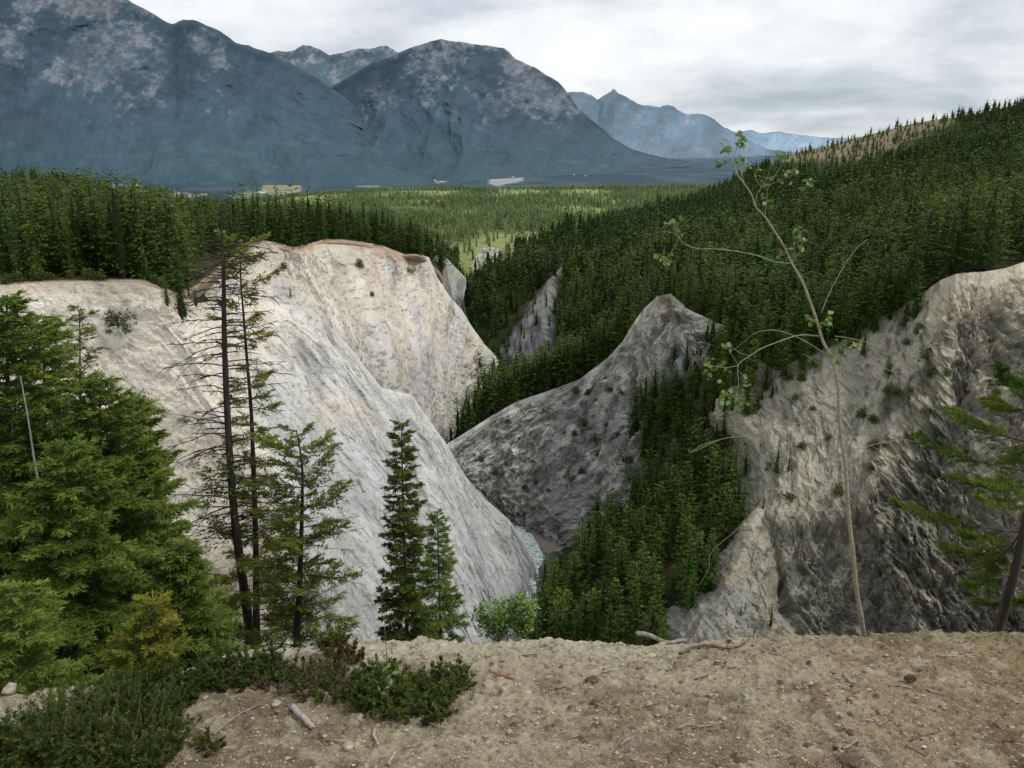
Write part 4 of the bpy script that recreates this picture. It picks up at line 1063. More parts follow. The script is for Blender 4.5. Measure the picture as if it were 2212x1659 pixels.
for k_ in range(64):                                                     # trees lining the back of the spur's crest
    x_ = 1010 + 345 * (k_ + rgt.random()) / 64; y_ = float(np.interp(x_, c1_top[:, 0], c1_top[:, 1])); Y_ = float(np.interp(x_, c1_top[:, 0], c1_top[:, 2]))
    TREES.append((at(x_, y_ + 6, Y_ + rgt.uniform(1.5, 9)), float(rgt.uniform(9, 18)), 'crest', -.02 + float(rgt.normal(0, .1))))
for x_, y_, Y_, h_ in [(20, 612, 138, 15), (62, 610, 141, 18), (105, 606, 144, 16), (150, 604, 146, 14), (178, 604, 145, 17), (222, 604, 146, 15), (252, 606, 147, 18), (286, 606, 147, 17), (312, 610, 145, 19), (330, 612, 147, 16), (385, 630, 152, 19), (408, 636, 155, 15), (130, 600, 150, 18), (200, 598, 152, 19)]:
    TREES.append((at(x_, y_, Y_), h_, 'plateau', .15))
# knot of trees standing by the creek behind the spur
for x, y, Y, h in [(975, 962, 247, 9), (990, 955, 250, 15), (1003, 950, 250, 12), (1018, 945, 256, 9), (1035, 938, 258, 13), (1052, 930, 262, 17), (1075, 925, 266, 13), (1090, 915, 268, 20), (1112, 905, 272, 18), (955, 975, 243, 7), (1130, 900, 276, 14), (1150, 890, 276, 13), (1062, 930, 275, 16), (1020, 950, 262, 12)]:
    TREES.append((at(x, y, Y), h, 'creekside', -.05))
PLAIN = []
def addp(P, h0, h1):
    tn = fbm(P[:, 0] * .012, P[:, 1] * .006, o=3, seed=141)
    for x, t in zip(P, tn): PLAIN.append((x, float(rgt.uniform(h0, h1)), 'plain', float(.05 + .25 * t + rgt.normal(0, .13))))
pd = lambda p: sstep(.30, -.05, fbm(p.P[..., 0] * .012, p.P[..., 1] * .006, o=4, seed=141)) * .85 + .15
addp(scatter('plain', .015, 8, dmin=4.0, filt=None, exc=[OUTC], frame=(380, 1650, 462, 720), dfun=pd), 8, 13)
addp(scatter('plain', .0058, 9, dmin=7, exc=[OUTC], frame=(380, 1650, 395, 463), dfun=pd), 8, 13)
print('trees', len(TREES), 'plain', len(PLAIN))

# ---- how much of each tree the viewpoint sees: coarse depth buffer over terrain and trees
BW, BH, BS = 1106, 830, .5
zb = np.full((BH, BW), 1e9)
def splat(P, s=1):
    x, y, d = proj(P.reshape(-1, 3)); x = (x * BS).astype(int); y = (y * BS).astype(int)
    ok = (x >= 0) & (x < BW) & (y >= 0) & (y < BH) & (d > 0)
    np.minimum.at(zb, (y[ok], x[ok]), d[ok])
for nm, p in PATCH.items():
    P = p.P
    for fu in (0, .33, .66):
        for fv in (0, .33, .66):
            splat(P[:-1, :-1] * (1 - fu) * (1 - fv) + P[1:, :-1] * fv * (1 - fu) + P[:-1, 1:] * fu * (1 - fv) + P[1:, 1:] * fu * fv)
xg, yg = np.meshgrid((np.arange(BW) + .5) / BS, (np.arange(BH) + .5) / BS)
zb[yg > np.interp(xg, [e_[0] for e_ in EDGE], [e_[1] for e_ in EDGE])] = 2.0
idb = np.full((BH, BW), -1)
def stamp(k, pos, H, R):
    x0, y0, d = proj(pos); x1, y1, _ = proj(pos + np.array([0, 0, H]))
    if d < 1: return
    hw = F * R / d
    a, b = int((min(x0, x1) - hw) * BS), int((max(x0, x1) + hw) * BS) + 1; c, e = int(y1 * BS), int(y0 * BS) + 1
    a, c = max(a, 0), max(c, 0); b, e = min(b, BW), min(e, BH)
    if a >= b or c >= e: return
    X, Y = xg[c:e, a:b], yg[c:e, a:b]
    t = np.clip((Y - y1) / max(y0 - y1, 1e-3), 0, 1); cx = x1 + (x0 - x1) * t
    m_ = (np.abs(X - cx) < hw * (.12 + .88 * np.minimum(t * 1.15, 1))) & (zb[c:e, a:b] > d - R)
    zb[c:e, a:b][m_] = d - R; idb[c:e, a:b][m_] = k
order = sorted(range(len(TREES)), key=lambda k: TREES[k][0][1])
for k in order: stamp(k, TREES[k][0], TREES[k][1], TREES[k][1] * .22)
cnt = np.bincount(idb[idb >= 0], minlength=len(TREES))
best = set(np.argsort(-cnt)[:278].tolist())
LBL = {'crest': ('dark conifer in the row lining the crest of the rock spur', 'conifers along the crest of the rock spur'),
       'clifftop': ('green conifer in the scrub along the upper left top of the right cliff', 'conifers along the top of the right cliff'),
       'plateau': ('dark green conifer in the forest along the top of the pale left bluff', 'conifers on the plateau above the left bluff'),
       'gully': ('dense green conifer in the wood filling the gully below the right cliff', 'conifers in the wood in the gully'),
       'band': ('dark conifer in the stand clinging between the rock spur and the right cliff', 'conifers between spur and right cliff'),
       'hillside': ('dark green conifer among the close forest covering the right hillside', 'conifers on the right hillside'),
       'creekside': ('dark conifer in the small knot of trees behind the rock spur by the creek', 'conifers beside the creek behind the spur')}
def plant(pos, H, grp, tone, v):
    tm, cm = MESH_A[v]
    lb, gp = LBL[grp]
    o = empty('conifer_tree', pos - np.array([0, 0, .25]), lb, 'tree', gp, rgt.random() * 6.28)
    s = H / 10.0
    o.scale = (s * rgt.uniform(.95, 1.3), s * rgt.uniform(.95, 1.3), s)
    o.rotation_euler = (rgt.normal(0, .02), rgt.normal(0, .02), rgt.random() * 6.28)
    link('trunk', tm, o); link('crown', cm, o)
for k in sorted(best, key=lambda k: TREES[k][0][1]):
    pos, H, grp, tone = TREES[k]
    plant(pos, H, grp, tone, int(rgt.integers(0, 5)))

rest = [TREES[k] for k in range(len(TREES)) if k not in best]
near_r = [t for t in rest if t[0][1] < 430]; far_r = [t for t in rest if t[0][1] >= 430]
# one object for all of them: near ones carry more leaves
def merged2(name, parts, mat, label):
    VV, QQ, TT, SS = [], [], [], []; n = 0
    for lst, lod in parts:
        arr = [t[1].arrays() for t in PROTO[lod]]
        for pos, H, grp, tone in lst:
            V, Q, T, S = arr[int(rgt.integers(0, len(arr)))]
            a = rgt.random() * 6.28; ca, sa = math.cos(a), math.sin(a); s = H / 10.0; sx_ = s * rgt.uniform(.95, 1.5)
            W = np.stack([(V[:, 0] * ca - V[:, 1] * sa) * sx_ + pos[0], (V[:, 0] * sa + V[:, 1] * ca) * sx_ + pos[1], V[:, 2] * s + pos[2] - .2], 1)
            VV.append(W.astype(np.float32)); QQ.append(Q + n); TT.append(T + n); SS.append(np.clip(S + tone, 0, 1)); n += len(V)
    me = new_mesh(name, np.concatenate(VV), np.concatenate(QQ), np.concatenate(TT), attrs={'shade': np.concatenate(SS)}, mats=[M[mat]], smooth=False)
    return tag(link(name, me), kind='stuff', label=label)
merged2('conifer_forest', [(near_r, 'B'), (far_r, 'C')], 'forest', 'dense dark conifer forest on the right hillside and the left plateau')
pn = [t for t in PLAIN if t[0][1] < 750]; pf = [t for t in PLAIN if t[0][1] >= 750]
merged2('plain_forest', [(pn, 'B'), (pf, 'C')], 'plain', 'bright green sunlit forest on the plain beyond the canyon')
# ------------------------------------------------------------------ trees just below the ledge
def base_at(x, y, Y):
    p = at(x, y, Y); z = float(slope_h(p[0], p[1])); return np.array([p[0], p[1], z])

def local_axis(pts, base):
    return np.array([np.asarray(p) - base for p in pts])

def hero(name, label, cat, at_base, axis_px, Y, group=None, leaf='spruce', bark='bark', seed=1, dn_=1.35, **kw):
    """axis_px: stem points (x, y[, dY]) from low to high; the stem is carried down to the slope below"""
    pts = [at(a[0], a[1], Y + (a[2] if len(a) > 2 else 0)) for a in axis_px]
    bt = np.array([pts[0][0], pts[0][1], 0.0]); bt[2] = float(slope_h(bt[0], bt[1])) - .15
    if bt[2] > pts[0][2] - .2: bt[2] = pts[0][2] - .25
    root = empty(name, bt, label, cat, group)
    axis = [np.zeros(3)] + [p - bt for p in pts]
    H = float(axis[-1][2])
    kw['rw'] *= .54; kw['rl'] *= .82; kw['nb'] = int(kw['nb'] * dn_); kw['twig'] *= 1.15; kw['sp'] *= .52; kw['K'] = kw['K'] + 2; kw['tuft'] = 2
    tr, cr = conifer(seed, H, axis=np.array(axis), **kw)
    link('trunk', tr.build(name + '_trunk', [M[bark]]), root)
    link('crown', cr.build(name + '_crown', [M[leaf], M[bark]], smooth=False), root)
    return root, H

SPR = dict(K=3, rl=.105, rw=.018, twig=.36, sp=.085, limb_n=3, core=.0)
G1 = None
hero('spruce_tree', 'tall bushy spruce at the left edge, its pointed top above the pale snag', 'tree', None, [(38, 1500), (20, 1000), (14, 640)], 10.0, seed=11, R=1.75, nb=120, prof=.62, up=.35, dn=-.3, trunk_r=.11, base=.10, **{**SPR, 'core': .62, 'dn_': 1.6})
hero('spruce_tree', 'spruce rising just right of the leftmost tall spruce', 'tree', None, [(110, 1480), (98, 1000), (94, 684)], 11.2, seed=12, R=1.75, nb=115, prof=.62, up=.3, dn=-.35, trunk_r=.10, base=.08, **{**SPR, 'core': .62, 'dn_': 1.6})
hero('pine_tree', 'thin ragged conifer with a tufted top poking above the left spruces', 'tree', None, [(182, 1400), (174, 900), (172, 672)], 12.6, seed=13, R=1.05, nb=64, prof=.55, up=.55, dn=-.1, trunk_r=.08, base=.15, gap=.15, leaf='dfir', K=3, rl=.10, rw=.018, twig=.36, sp=.12)
hero('spruce_tree', 'broad spruce forming the middle of the left group, reddish cones near its top', 'tree', None, [(228, 1480), (220, 1100), (214, 818)], 10.6, seed=14, R=2.0, nb=110, prof=.60, up=.3, dn=-.3, trunk_r=.10, base=.08, **{**SPR, 'core': .62, 'dn_': 1.6})
hero('spruce_tree', 'spruce with spreading boughs on the right flank of the left group', 'tree', None, [(300, 1440), (292, 1100), (284, 862)], 11.6, seed=15, R=1.8, nb=100, prof=.55, up=.25, dn=-.3, trunk_r=.09, base=.06, **{**SPR, 'core': .55, 'dn_': 1.6})
hero('spruce_tree', 'low dense spruce in front of the left group', 'tree', None, [(150, 1500), (148, 1200), (146, 960)], 8.6, seed=16, R=1.5, nb=90, prof=.62, up=.3, dn=-.3, trunk_r=.07, base=.06, **{**SPR, 'core': .62, 'dn_': 1.6})
hero('spruce_tree', 'bright green young spruce in the lower left corner above the ledge', 'tree', None, [(48, 1520), (40, 1400), (30, 1270)], 6.6, seed=17, R=.95, nb=60, prof=.6, up=.3, dn=-.2, trunk_r=.04, base=.06, K=3, rl=.075, rw=.012, twig=.26, sp=.07, s0=.48)
hero('spruce_tree', 'small green spruce between the big left group and the dead trunk', 'tree', None, [(470, 1420), (472, 1360), (474, 1285)], 11.0, seed=18, R=.42, nb=46, prof=.7, up=.3, dn=-.15, trunk_r=.03, base=.05, K=2, rl=.08, rw=.016, twig=.26, sp=.07, s0=.36)
hero('juniper_tree', 'yellowish feathery little conifer with grey twigs at the foot of the left group', 'tree', None, [(315, 1480), (322, 1400), (330, 1318)], 7.4, seed=19, R=.62, nb=52, prof=.35, up=.9, dn=.1, trunk_r=.03, base=.05, leaf='fir', s0=.22, K=3, rl=.07, rw=.011, twig=.24, sp=.07)
hero('spruce_tree', 'drooping low spruce at the lower right of the left group', 'tree', None, [(395, 1460), (392, 1350), (388, 1180)], 9.6, seed=20, R=1.15, nb=70, prof=.6, up=.25, dn=-.3, trunk_r=.05, base=.04, **{**SPR, 'core': .55, 'dn_': 1.6})
# pale snag in front of them
bt = np.array(base_at(100, 1300, 9.2)); r0 = empty('dead_snag', bt, 'thin pale grey dead stem leaning in front of the left spruces', 'dead tree')
g = Geo(); pts = [np.zeros(3)] + [at(x, y, 9.0) - bt for x, y in [(97, 1140), (84, 1050), (72, 980), (60, 900), (44, 812)]]
g.tube(catmull(np.array(pts), 30), np.linspace(.020, .007, 30), 6); link('trunk', g.build('snag_trunk', [M['greywood']]), r0)

# dead tree with bare drooping branches
def dead_branches(geo, axis, n, t0, t1, L0, L1, seed, droop=.5, sub=5, rad=.012, right=.5):
    rg = np.random.default_rng(seed); ax = catmull(np.asarray(axis, float), 60); al = np.linspace(0, 1, 60)
    for i in range(n):
        t = t0 + (t1 - t0) * (i + rg.random()) / n
        o = np.array([np.interp(t, al, ax[:, k]) for k in range(3)])
        L = (L0 * (1 - t) + L1 * t) * rg.uniform(.45, 1.25)
        phi = rg.uniform(-.75, .75) + (0 if rg.random() < right else math.pi)
        el = rg.uniform(-.05, .45); s = np.linspace(0, 1, 8)
        P_ = o + np.stack([np.cos(phi) * L * s, np.sin(phi) * L * s * .8, L * (math.sin(el) * s - droop * rg.uniform(.5, 1.4) * s ** 2 + .15 * s ** 3)], 1)
        P_ += np.cumsum(rg.normal(0, .012 * L, P_.shape), 0)
        geo.tube(P_, np.linspace(rad * (.6 + .7 * (1 - t)), .0025, 8), 4, .5, 1, cap=False)
        for j in range(sub):
            f = rg.uniform(.25, .98); q0 = np.array([np.interp(f, s, P_[:, k]) for k in range(3)])
            l2 = L * rg.uniform(.12, .38) * (1.1 - f * .5); a2 = phi + rg.choice([-1, 1]) * rg.uniform(.4, 1.1)
            s2 = np.linspace(0, 1, 5)
            Q_ = q0 + np.stack([np.cos(a2) * l2 * s2, np.sin(a2) * l2 * s2, l2 * (rg.uniform(-.5, .5) * s2 - .35 * s2 ** 2)], 1)
            geo.tube(Q_, np.linspace(.0075, .003, 5), 3, .5, 1, cap=False)

YD = 14.0
axd = [(541, 1400), (535, 1330), (517, 1200), (507, 1120), (500, 1040), (493, 930), (487, 800), (484, 700), (483, 600), (480, 520), (477, 420)]
pts = [at(x, y, YD) for x, y in axd]; bt = np.array([pts[0][0], pts[0][1], 0]); bt[2] = float(slope_h(bt[0], bt[1])) - .15
root = empty('dead_tree', bt, 'tall bare dead conifer with drooping leafless branches left of the living firs', 'dead tree')
ax = np.array([[0.02, 0, 0]] + [p - bt for p in pts]); tg_ = Geo()
axc = catmull(ax, 60); tg_.tube(axc, np.interp(np.linspace(0, 1, 60), [0, .3, .6, .85, 1], [.110, .082, .058, .032, .006]), 10)
link('trunk', tg_.build('dead_trunk', [M['deadbark']]), root)
bg_ = Geo(); dead_branches(bg_, ax, 120, .30, .90, 1.5, .65, 31, droop=.42, right=.42, rad=.015, sub=8); dead_branches(bg_, ax, 40, .84, .99, .4, .22, 32, droop=.25, sub=5, rad=.009)
link('branches', bg_.build('dead_branches', [M['deadbark'], M['deadbark']]), root)
tw = Geo(); rg = np.random.default_rng(33)                                        # a few green tufts low on the stem
for i in range(46):
    f = rg.uniform(.30, .52); o = np.array([np.interp(f, np.linspace(0, 1, 60), axc[:, k]) for k in range(3)]) + [rg.normal(-.25, .28), rg.normal(0, .25), rg.normal(0, .1)]
    k = 26; d = rg.normal(0, 1, (k, 3)) * [1, 1, .5]; d /= np.linalg.norm(d, axis=1)[:, None]
    wv_ = np.cross(d, rg.normal(0, 1, (k, 3))); wv_ /= np.linalg.norm(wv_, axis=1)[:, None]
    tw.rhombs(o + rg.normal(0, .07, (k, 3)), d * .09, wv_ * .014, rg.uniform(.3, .7, k))
link('tufts', tw.build('dead_tree_tufts', [M['dfir']], smooth=False), root)

# sparse yellow-green firs beside it
def dens2(t, rg):
    d = np.interp(t, [0, .12, .30, .48, .56, .74, .80, .86, 1], [1.0, 1.25, 1.2, .8, .6, .75, .6, 1.1, 2.4])
    return d * (1 if rg.random() < .7 else .4)
hero('fir_tree', 'tall thin yellow-green fir with a dense bushy tip right of the dead trunk', 'tree', None, [(556, 1400), (553, 1200), (547, 1000), (542, 880), (532, 760), (526, 680), (520, 600), (519, 520)], 14.6, seed=41, dn_=1.0, R=.95, nb=120, prof=.35, up=.35, dn=-.15, trunk_r=.10, base=.10, dens=dens2, leaf='fir', bark='deadbark', K=3, rl=.10, rw=.021, twig=.40, sp=.105, gap=.08, inner=.25, jitL=.6, tip=.3, sag=.4)
def dens3(t, rg): return np.interp(t, [0, .3, .5, .75, .9, 1], [.75, 1.15, 1.1, 1.05, 1.15, 1.8]) * (1 if rg.random() < .75 else .3)
rt, H3 = hero('fir_tree', 'broad open fir with clumped green foliage and thick trunk, right of the thin fir', 'tree', None, [(642, 1396), (646, 1300), (650, 1180), (653, 1080), (652, 1000), (640, 928)], 13.0, seed=42, dn_=1.0, R=1.25, nb=110, prof=.28, up=.5, dn=-.15, trunk_r=.105, base=.16, dens=dens3, leaf='dfir', bark='deadbark', K=3, rl=.095, rw=.019, twig=.40, sp=.10, gap=.08, inner=.22, jitL=.6, tip=.35, sag=.4, s0=.46)
bg_ = Geo(); pts = [at(x, y, 13.0) - np.array(rt.location) for x, y in [(642, 1396), (650, 1180), (652, 1000)]]; dead_branches(bg_, pts, 26, .0, .95, 1.2, .8, 43, droop=.3, sub=4, rad=.009)
link('dead_branches', bg_.build('fir_dead_branches', [M['deadbark'], M['deadbark']]), rt)
def dens4(t, rg): return np.interp(t, [0, .3, .6, .72, 1], [1.15, 1.1, 1.0, .95, 1.3])
hero('spruce_tree', 'slender dark spruce with a sharp narrow top standing alone before the grey scree', 'tree', None, [(880, 1385), (874, 1200), (870, 1050), (867, 916)], 14.0, seed=44, R=.72, nb=120, prof=.66, up=.25, dn=-.35, trunk_r=.062, base=.05, dens=dens4, leaf='dfir', bark='redbark', K=3, rl=.085, rw=.019, twig=.26, sp=.075, gap=.04, jitL=.5, tip=.25, s0=.30)
hero('pine_tree', 'shorter soft green pine just right of the slender spruce', 'tree', None, [(952, 1385), (948, 1250), (945, 1110)], 15.0, seed=45, R=.78, nb=76, prof=.6, up=.55, dn=-.1, trunk_r=.05, base=.05, leaf='spruce', K=3, rl=.10, rw=.016, twig=.30, sp=.085, jitL=.4, s0=.30)
# pale leafy bush just below the edge
def leafy(name, label, cat, base, R, H, n, leaf_l, mat, seed, stems=8, group=None, shape=.9):
    rg = np.random.default_rng(seed); root = empty(name, base, label, cat, group); st, lf = Geo(), Geo()
    for i in range(stems):
        a = rg.uniform(0, 6.28); l = H * rg.uniform(.6, 1.05); sp_ = R * rg.uniform(.2, shape); s = np.linspace(0, 1, 8)
        P_ = np.stack([np.cos(a) * sp_ * s ** 1.2, np.sin(a) * sp_ * s ** 1.2, l * s], 1) + np.cumsum(rg.normal(0, .01 * l, (8, 3)), 0)
        P_[0] = 0; st.tube(P_, np.linspace(.008 * H + .002, .0015, 8), 4)
        k = n // stems; f = rg.uniform(.25, 1, k) ** .7
        o = np.stack([np.interp(f, s, P_[:, c]) for c in range(3)], 1) + rg.normal(0, R * .13, (k, 3))
        d = rg.normal(0, 1, (k, 3)) * [1, 1, .7] + [0, 0, .25]; d /= np.linalg.norm(d, axis=1)[:, None]
        w_ = np.cross(d, rg.normal(0, .6, (k, 3)) + [0, 0, 1]); w_ /= np.linalg.norm(w_, axis=1)[:, None]
        ll = leaf_l * rg.uniform(.6, 1.2, k)[:, None]
        lf.rhombs(o, d * ll, w_ * ll * .30, rg.uniform(.2, .85, k))
    link('stems', st.build(name + '_stems', [M['brownwood']]), root); link('foliage', lf.build(name + '_leaves', [M[mat]], smooth=False), root)
    return root
for x, y, R_, H_, lb in [(1075, 1400, .40, .62, 'pale green leafy bush peeping over the edge right of the pine'), (1135, 1395, .30, .78, 'taller pale green leafy bush beside the first one at the edge')]:
    leafy('leafy_bush', lb, 'bush', at(x, y, 9.5), R_, H_, 1500, .055, 'bright', int(x))

# ------------------------------------------------------------------ young aspen at the edge
def pl(pts, Y, dy=0.0, n=None, rg=None):
    P_ = np.array([at(p[0], p[1], Y + dy * i / max(1, len(pts) - 1)) for i, p in enumerate(pts)]); return catmull(P_, n or len(pts) * 4)
YA = 3.42
trunk = [(1868, 1400), (1866, 1365), (1851, 1280), (1846, 1230), (1841, 1180), (1833, 1110), (1826, 1005), (1816, 940), (1812, 884), (1810, 830), (1795, 771), (1778, 738), (1764, 692), (1737, 617), (1710, 567), (1695, 534), (1674, 501), (1653, 469), (1632, 446), (1624, 421), (1607, 396), (1591, 371), (1587, 338), (1595, 309), (1601, 284)]
TP = pl(trunk, YA, 0, 120)
ar = empty('aspen_sapling', TP[0], 'leaning pale young aspen with sparse leaves at the edge of the ledge', 'tree')
o0 = TP[0]
g = Geo(); ry = proj(TP)[1]
g.tube(TP - o0, np.interp(ry, [284, 330, 470, 560, 740, 900, 1100, 1280, 1400], [.0012, .0021, .0033, .0043, .0062, .0073, .0090, .0108, .0122]) * (1 + .06 * np.sin(np.arange(120) * 1.9)), 10)
link('trunk', g.build('aspen_trunk', [M['aspenbark']]), ar)
BR = [([(1710, 569), (1674, 565), (1632, 551), (1591, 543), (1549, 538), (1507, 537), (1478, 526), (1466, 511), (1457, 492), (1455, 482)], .0062, .10), ([(1466, 511), (1459, 528), (1447, 551), (1440, 562)], .0028, .1),
      ([(1770, 726), (1728, 724), (1682, 738), (1645, 753), (1620, 769), (1595, 788), (1595, 822), (1593, 845), (1587, 872)], .0062, -.12), ([(1595, 790), (1566, 794), (1537, 790), (1520, 788)], .0026, -.12), ([(1595, 790), (1580, 765), (1573, 752)], .0026, -.12),
      ([(1620, 769), (1600, 763), (1588, 755), (1572, 748)], .0024, -.1), ([(1595, 800), (1608, 815), (1610, 835)], .0018, -.1),
      ([(1787, 767), (1741, 738), (1699, 719), (1666, 713), (1632, 719), (1607, 738), (1587, 755)], .0050, .14),
      ([(1774, 676), (1791, 634), (1820, 580), (1849, 538), (1874, 517)], .0032, .16), ([(1803, 726), (1832, 730), (1874, 740), (1932, 759), (1975, 765)], .0034, .1),
      ([(1812, 799), (1857, 786), (1891, 788), (1932, 803), (1985, 800)], .0042, -.1), ([(1812, 802), (1782, 792), (1737, 765)], .0026, .06),
      ([(1816, 905), (1787, 892), (1749, 907), (1682, 924), (1616, 940), (1557, 949), (1500, 975), (1486, 973)], .0048, -.14), ([(1557, 949), (1520, 960), (1490, 978)], .0018, -.14),
      ([(1812, 850), (1774, 859), (1741, 846), (1707, 851), (1670, 865), (1641, 884)], .0034, .12), ([(1774, 859), (1750, 866), (1735, 880)], .002, .1),
      ([(1826, 1102), (1790, 1100), (1756, 1099), (1681, 1099), (1631, 1109), (1586, 1149), (1536, 1194), (1531, 1229), (1511, 1262)], .0040, -.1), ([(1826, 1082), (1801, 1084), (1776, 1104), (1740, 1113), (1706, 1112)], .0030, .1),
      ([(1833, 979), (1881, 962), (1946, 950), (1976, 954)], .0036, .1), ([(1881, 962), (1915, 985), (1940, 1020)], .0020, .1), ([(1821, 1002), (1766, 1009), (1711, 1022)], .0026, -.1), ([(1818, 925), (1790, 930), (1772, 928)], .0022, .1),
      ([(1653, 469), (1655, 442), (1660, 400), (1672, 380)], .0026, -.05), ([(1632, 446), (1635, 420), (1645, 405), (1657, 384), (1665, 360)], .0026, .06), ([(1660, 400), (1690, 388), (1725, 372)], .0020, .0), ([(1670, 384), (1687, 359), (1690, 334)], .0020, -.06),
      ([(1645, 405), (1630, 380), (1640, 362)], .0018, .04), ([(1591, 371), (1575, 352), (1552, 352)], .0020, .04), ([(1587, 340), (1572, 325), (1562, 310)], .0018, .04), ([(1595, 309), (1606, 300), (1612, 292)], .0015, -.04), ([(1607, 396), (1602, 370), (1612, 352)], .0018, .05),
      ([(1712, 565), (1728, 542), (1732, 526), (1730, 505)], .0026, -.05), ([(1700, 545), (1692, 552), (1688, 540)], .0018, .03), ([(1737, 617), (1733, 595), (1722, 585)], .0022, .02), ([(1790, 758), (1808, 750), (1830, 756)], .0024, -.04), ([(1800, 775), (1830, 772), (1850, 752)], .0024, .05)]
for pts, r_, dy in BR:
    P_ = pl(pts, YA + .001, dy); g = Geo(); g.tube(P_ - o0, np.linspace(r_ * .48, .0009, len(P_)), 6); link('branch', g.build('aspen_branch', [M['aspenbark']]), ar)
LC = [(1452, 488, 8, 15), (1462, 505, 3, 10), (1438, 560, 9, 14), (1425, 556, 3, 8), (1560, 790, 5, 14), (1533, 795, 8, 17), (1523, 785, 4, 8), (1570, 808, 2, 6), (1572, 750, 6, 10), (1612, 828, 3, 8), (1608, 818, 2, 6),
      (1590, 870, 10, 20), (1600, 880, 5, 14), (1565, 848, 7, 14), (1580, 858, 4, 9), (1755, 690, 6, 11), (1786, 692, 6, 14), (1795, 698, 3, 9), (1800, 758, 7, 18), (1818, 750, 5, 15), (1845, 750, 4, 9), (1838, 745, 3, 9),
      (1722, 505, 5, 11), (1728, 492, 4, 9), (1732, 520, 4, 10), (1690, 548, 5, 9), (1718, 530, 3, 10), (1726, 545, 2, 9), (1660, 388, 6, 15), (1640, 382, 4, 11), (1690, 390, 6, 12), (1722, 372, 5, 10), (1745, 395, 5, 12), (1735, 405, 3, 10), (1685, 335, 6, 11), (1700, 345, 5, 14), (1610, 362, 6, 17), (1595, 352, 5, 12),
      (1570, 345, 3, 9), (1552, 355, 4, 8), (1575, 325, 6, 11), (1565, 312, 3, 8), (1605, 300, 6, 10), (1595, 290, 3, 8), (1600, 312, 4, 9), (1660, 440, 3, 9), (1650, 428, 2, 7), (1985, 770, 3, 10)]
lf = Geo(); rg = np.random.default_rng(51)
for x, y, n_, sp_ in LC:
    for i in range(int(n_ * 1.5)):
        c = at(x + rg.normal(0, sp_ * .62), y + rg.normal(0, sp_ * .62), YA + rg.normal(0, .03)) - o0
        r_ = rg.uniform(.007, .0145); up = rg.normal(0, .55, 3) + [0, -.35, .75]; up /= np.linalg.norm(up)
        d = np.cross(up, rg.normal(0, 1, 3)); d /= np.linalg.norm(d); s_ = np.cross(up, d)
        prof = [(-1.0, 0), (-.75, .55), (-.2, .88), (.35, .72), (.8, .35), (1.15, 0)]
        V = [c + d * r_ * a + s_ * r_ * b + up * r_ * .22 * abs(b) for a, b in prof] + [c + d * r_ * a - s_ * r_ * b + up * r_ * .22 * abs(b) for a, b in prof[1:-1]]
        T_ = []; V = np.array(V)
        L_ = [0, 1, 2, 3, 4, 5]; R_ = [0, 6, 7, 8, 9, 5]
        for k in range(5):
            T_ += [(L_[k], L_[k + 1], R_[k + 1])] if k == 0 else [(L_[k], L_[k + 1], R_[k + 1]), (L_[k], R_[k + 1], R_[k])]
        lf.add(V, None, [t for t in T_ if len(set(t)) == 3], rg.uniform(.1, .95))
        lf.tube([c - d * r_, c - d * r_ * 1.9 - up * r_ * .3], [.0007, .0009], 3, .6, cap=False)
link('leaves', lf.build('aspen_leaves', [M['aspenleaf']], smooth=False), ar)

# ------------------------------------------------------------------ fir reaching in from the right
def needles(geo, p0, p1, n, ln, wd, rg, fwd=.65, shade=.5, spread=1.0):
    t = rg.random(n)[:, None]; d = p1 - p0; L = np.linalg.norm(d); d = d / (L + 1e-9)
    b = p0 + (p1 - p0) * t
    a = rg.normal(0, 1, (n, 3)); a -= d * (a @ d)[:, None]; a /= np.linalg.norm(a, axis=1)[:, None]
    a[:, 2] = a[:, 2] * .75 + .15
    v = a * spread + d * fwd; v /= np.linalg.norm(v, axis=1)[:, None]
    w_ = np.cross(v, rg.normal(0, 1, (n, 3))); w_ /= np.linalg.norm(w_, axis=1)[:, None]
    geo.rhombs(b, v * (ln * rg.uniform(.7, 1.2, n))[:, None], w_ * wd, np.clip(shade + rg.normal(0, .12, n) + .25 * (t[:, 0] - .5), 0, 1))
YF = 4.3
tk = [(2150, 1390), (2161, 1345), (2186, 1260), (2205, 1180), (2222, 1080), (2240, 960), (2252, 840), (2262, 720), (2268, 640)]
P_ = pl(tk, YF, 0, 60); fr = empty('fir_sapling', P_[0], 'young fir leaning in at the right edge with bright feathery boughs', 'tree'); o0 = P_[0]
g = Geo(); g.tube(P_ - o0, np.linspace(.034, .008, 60), 9); link('trunk', g.build('fir_sapling_trunk', [M['bark']]), fr)
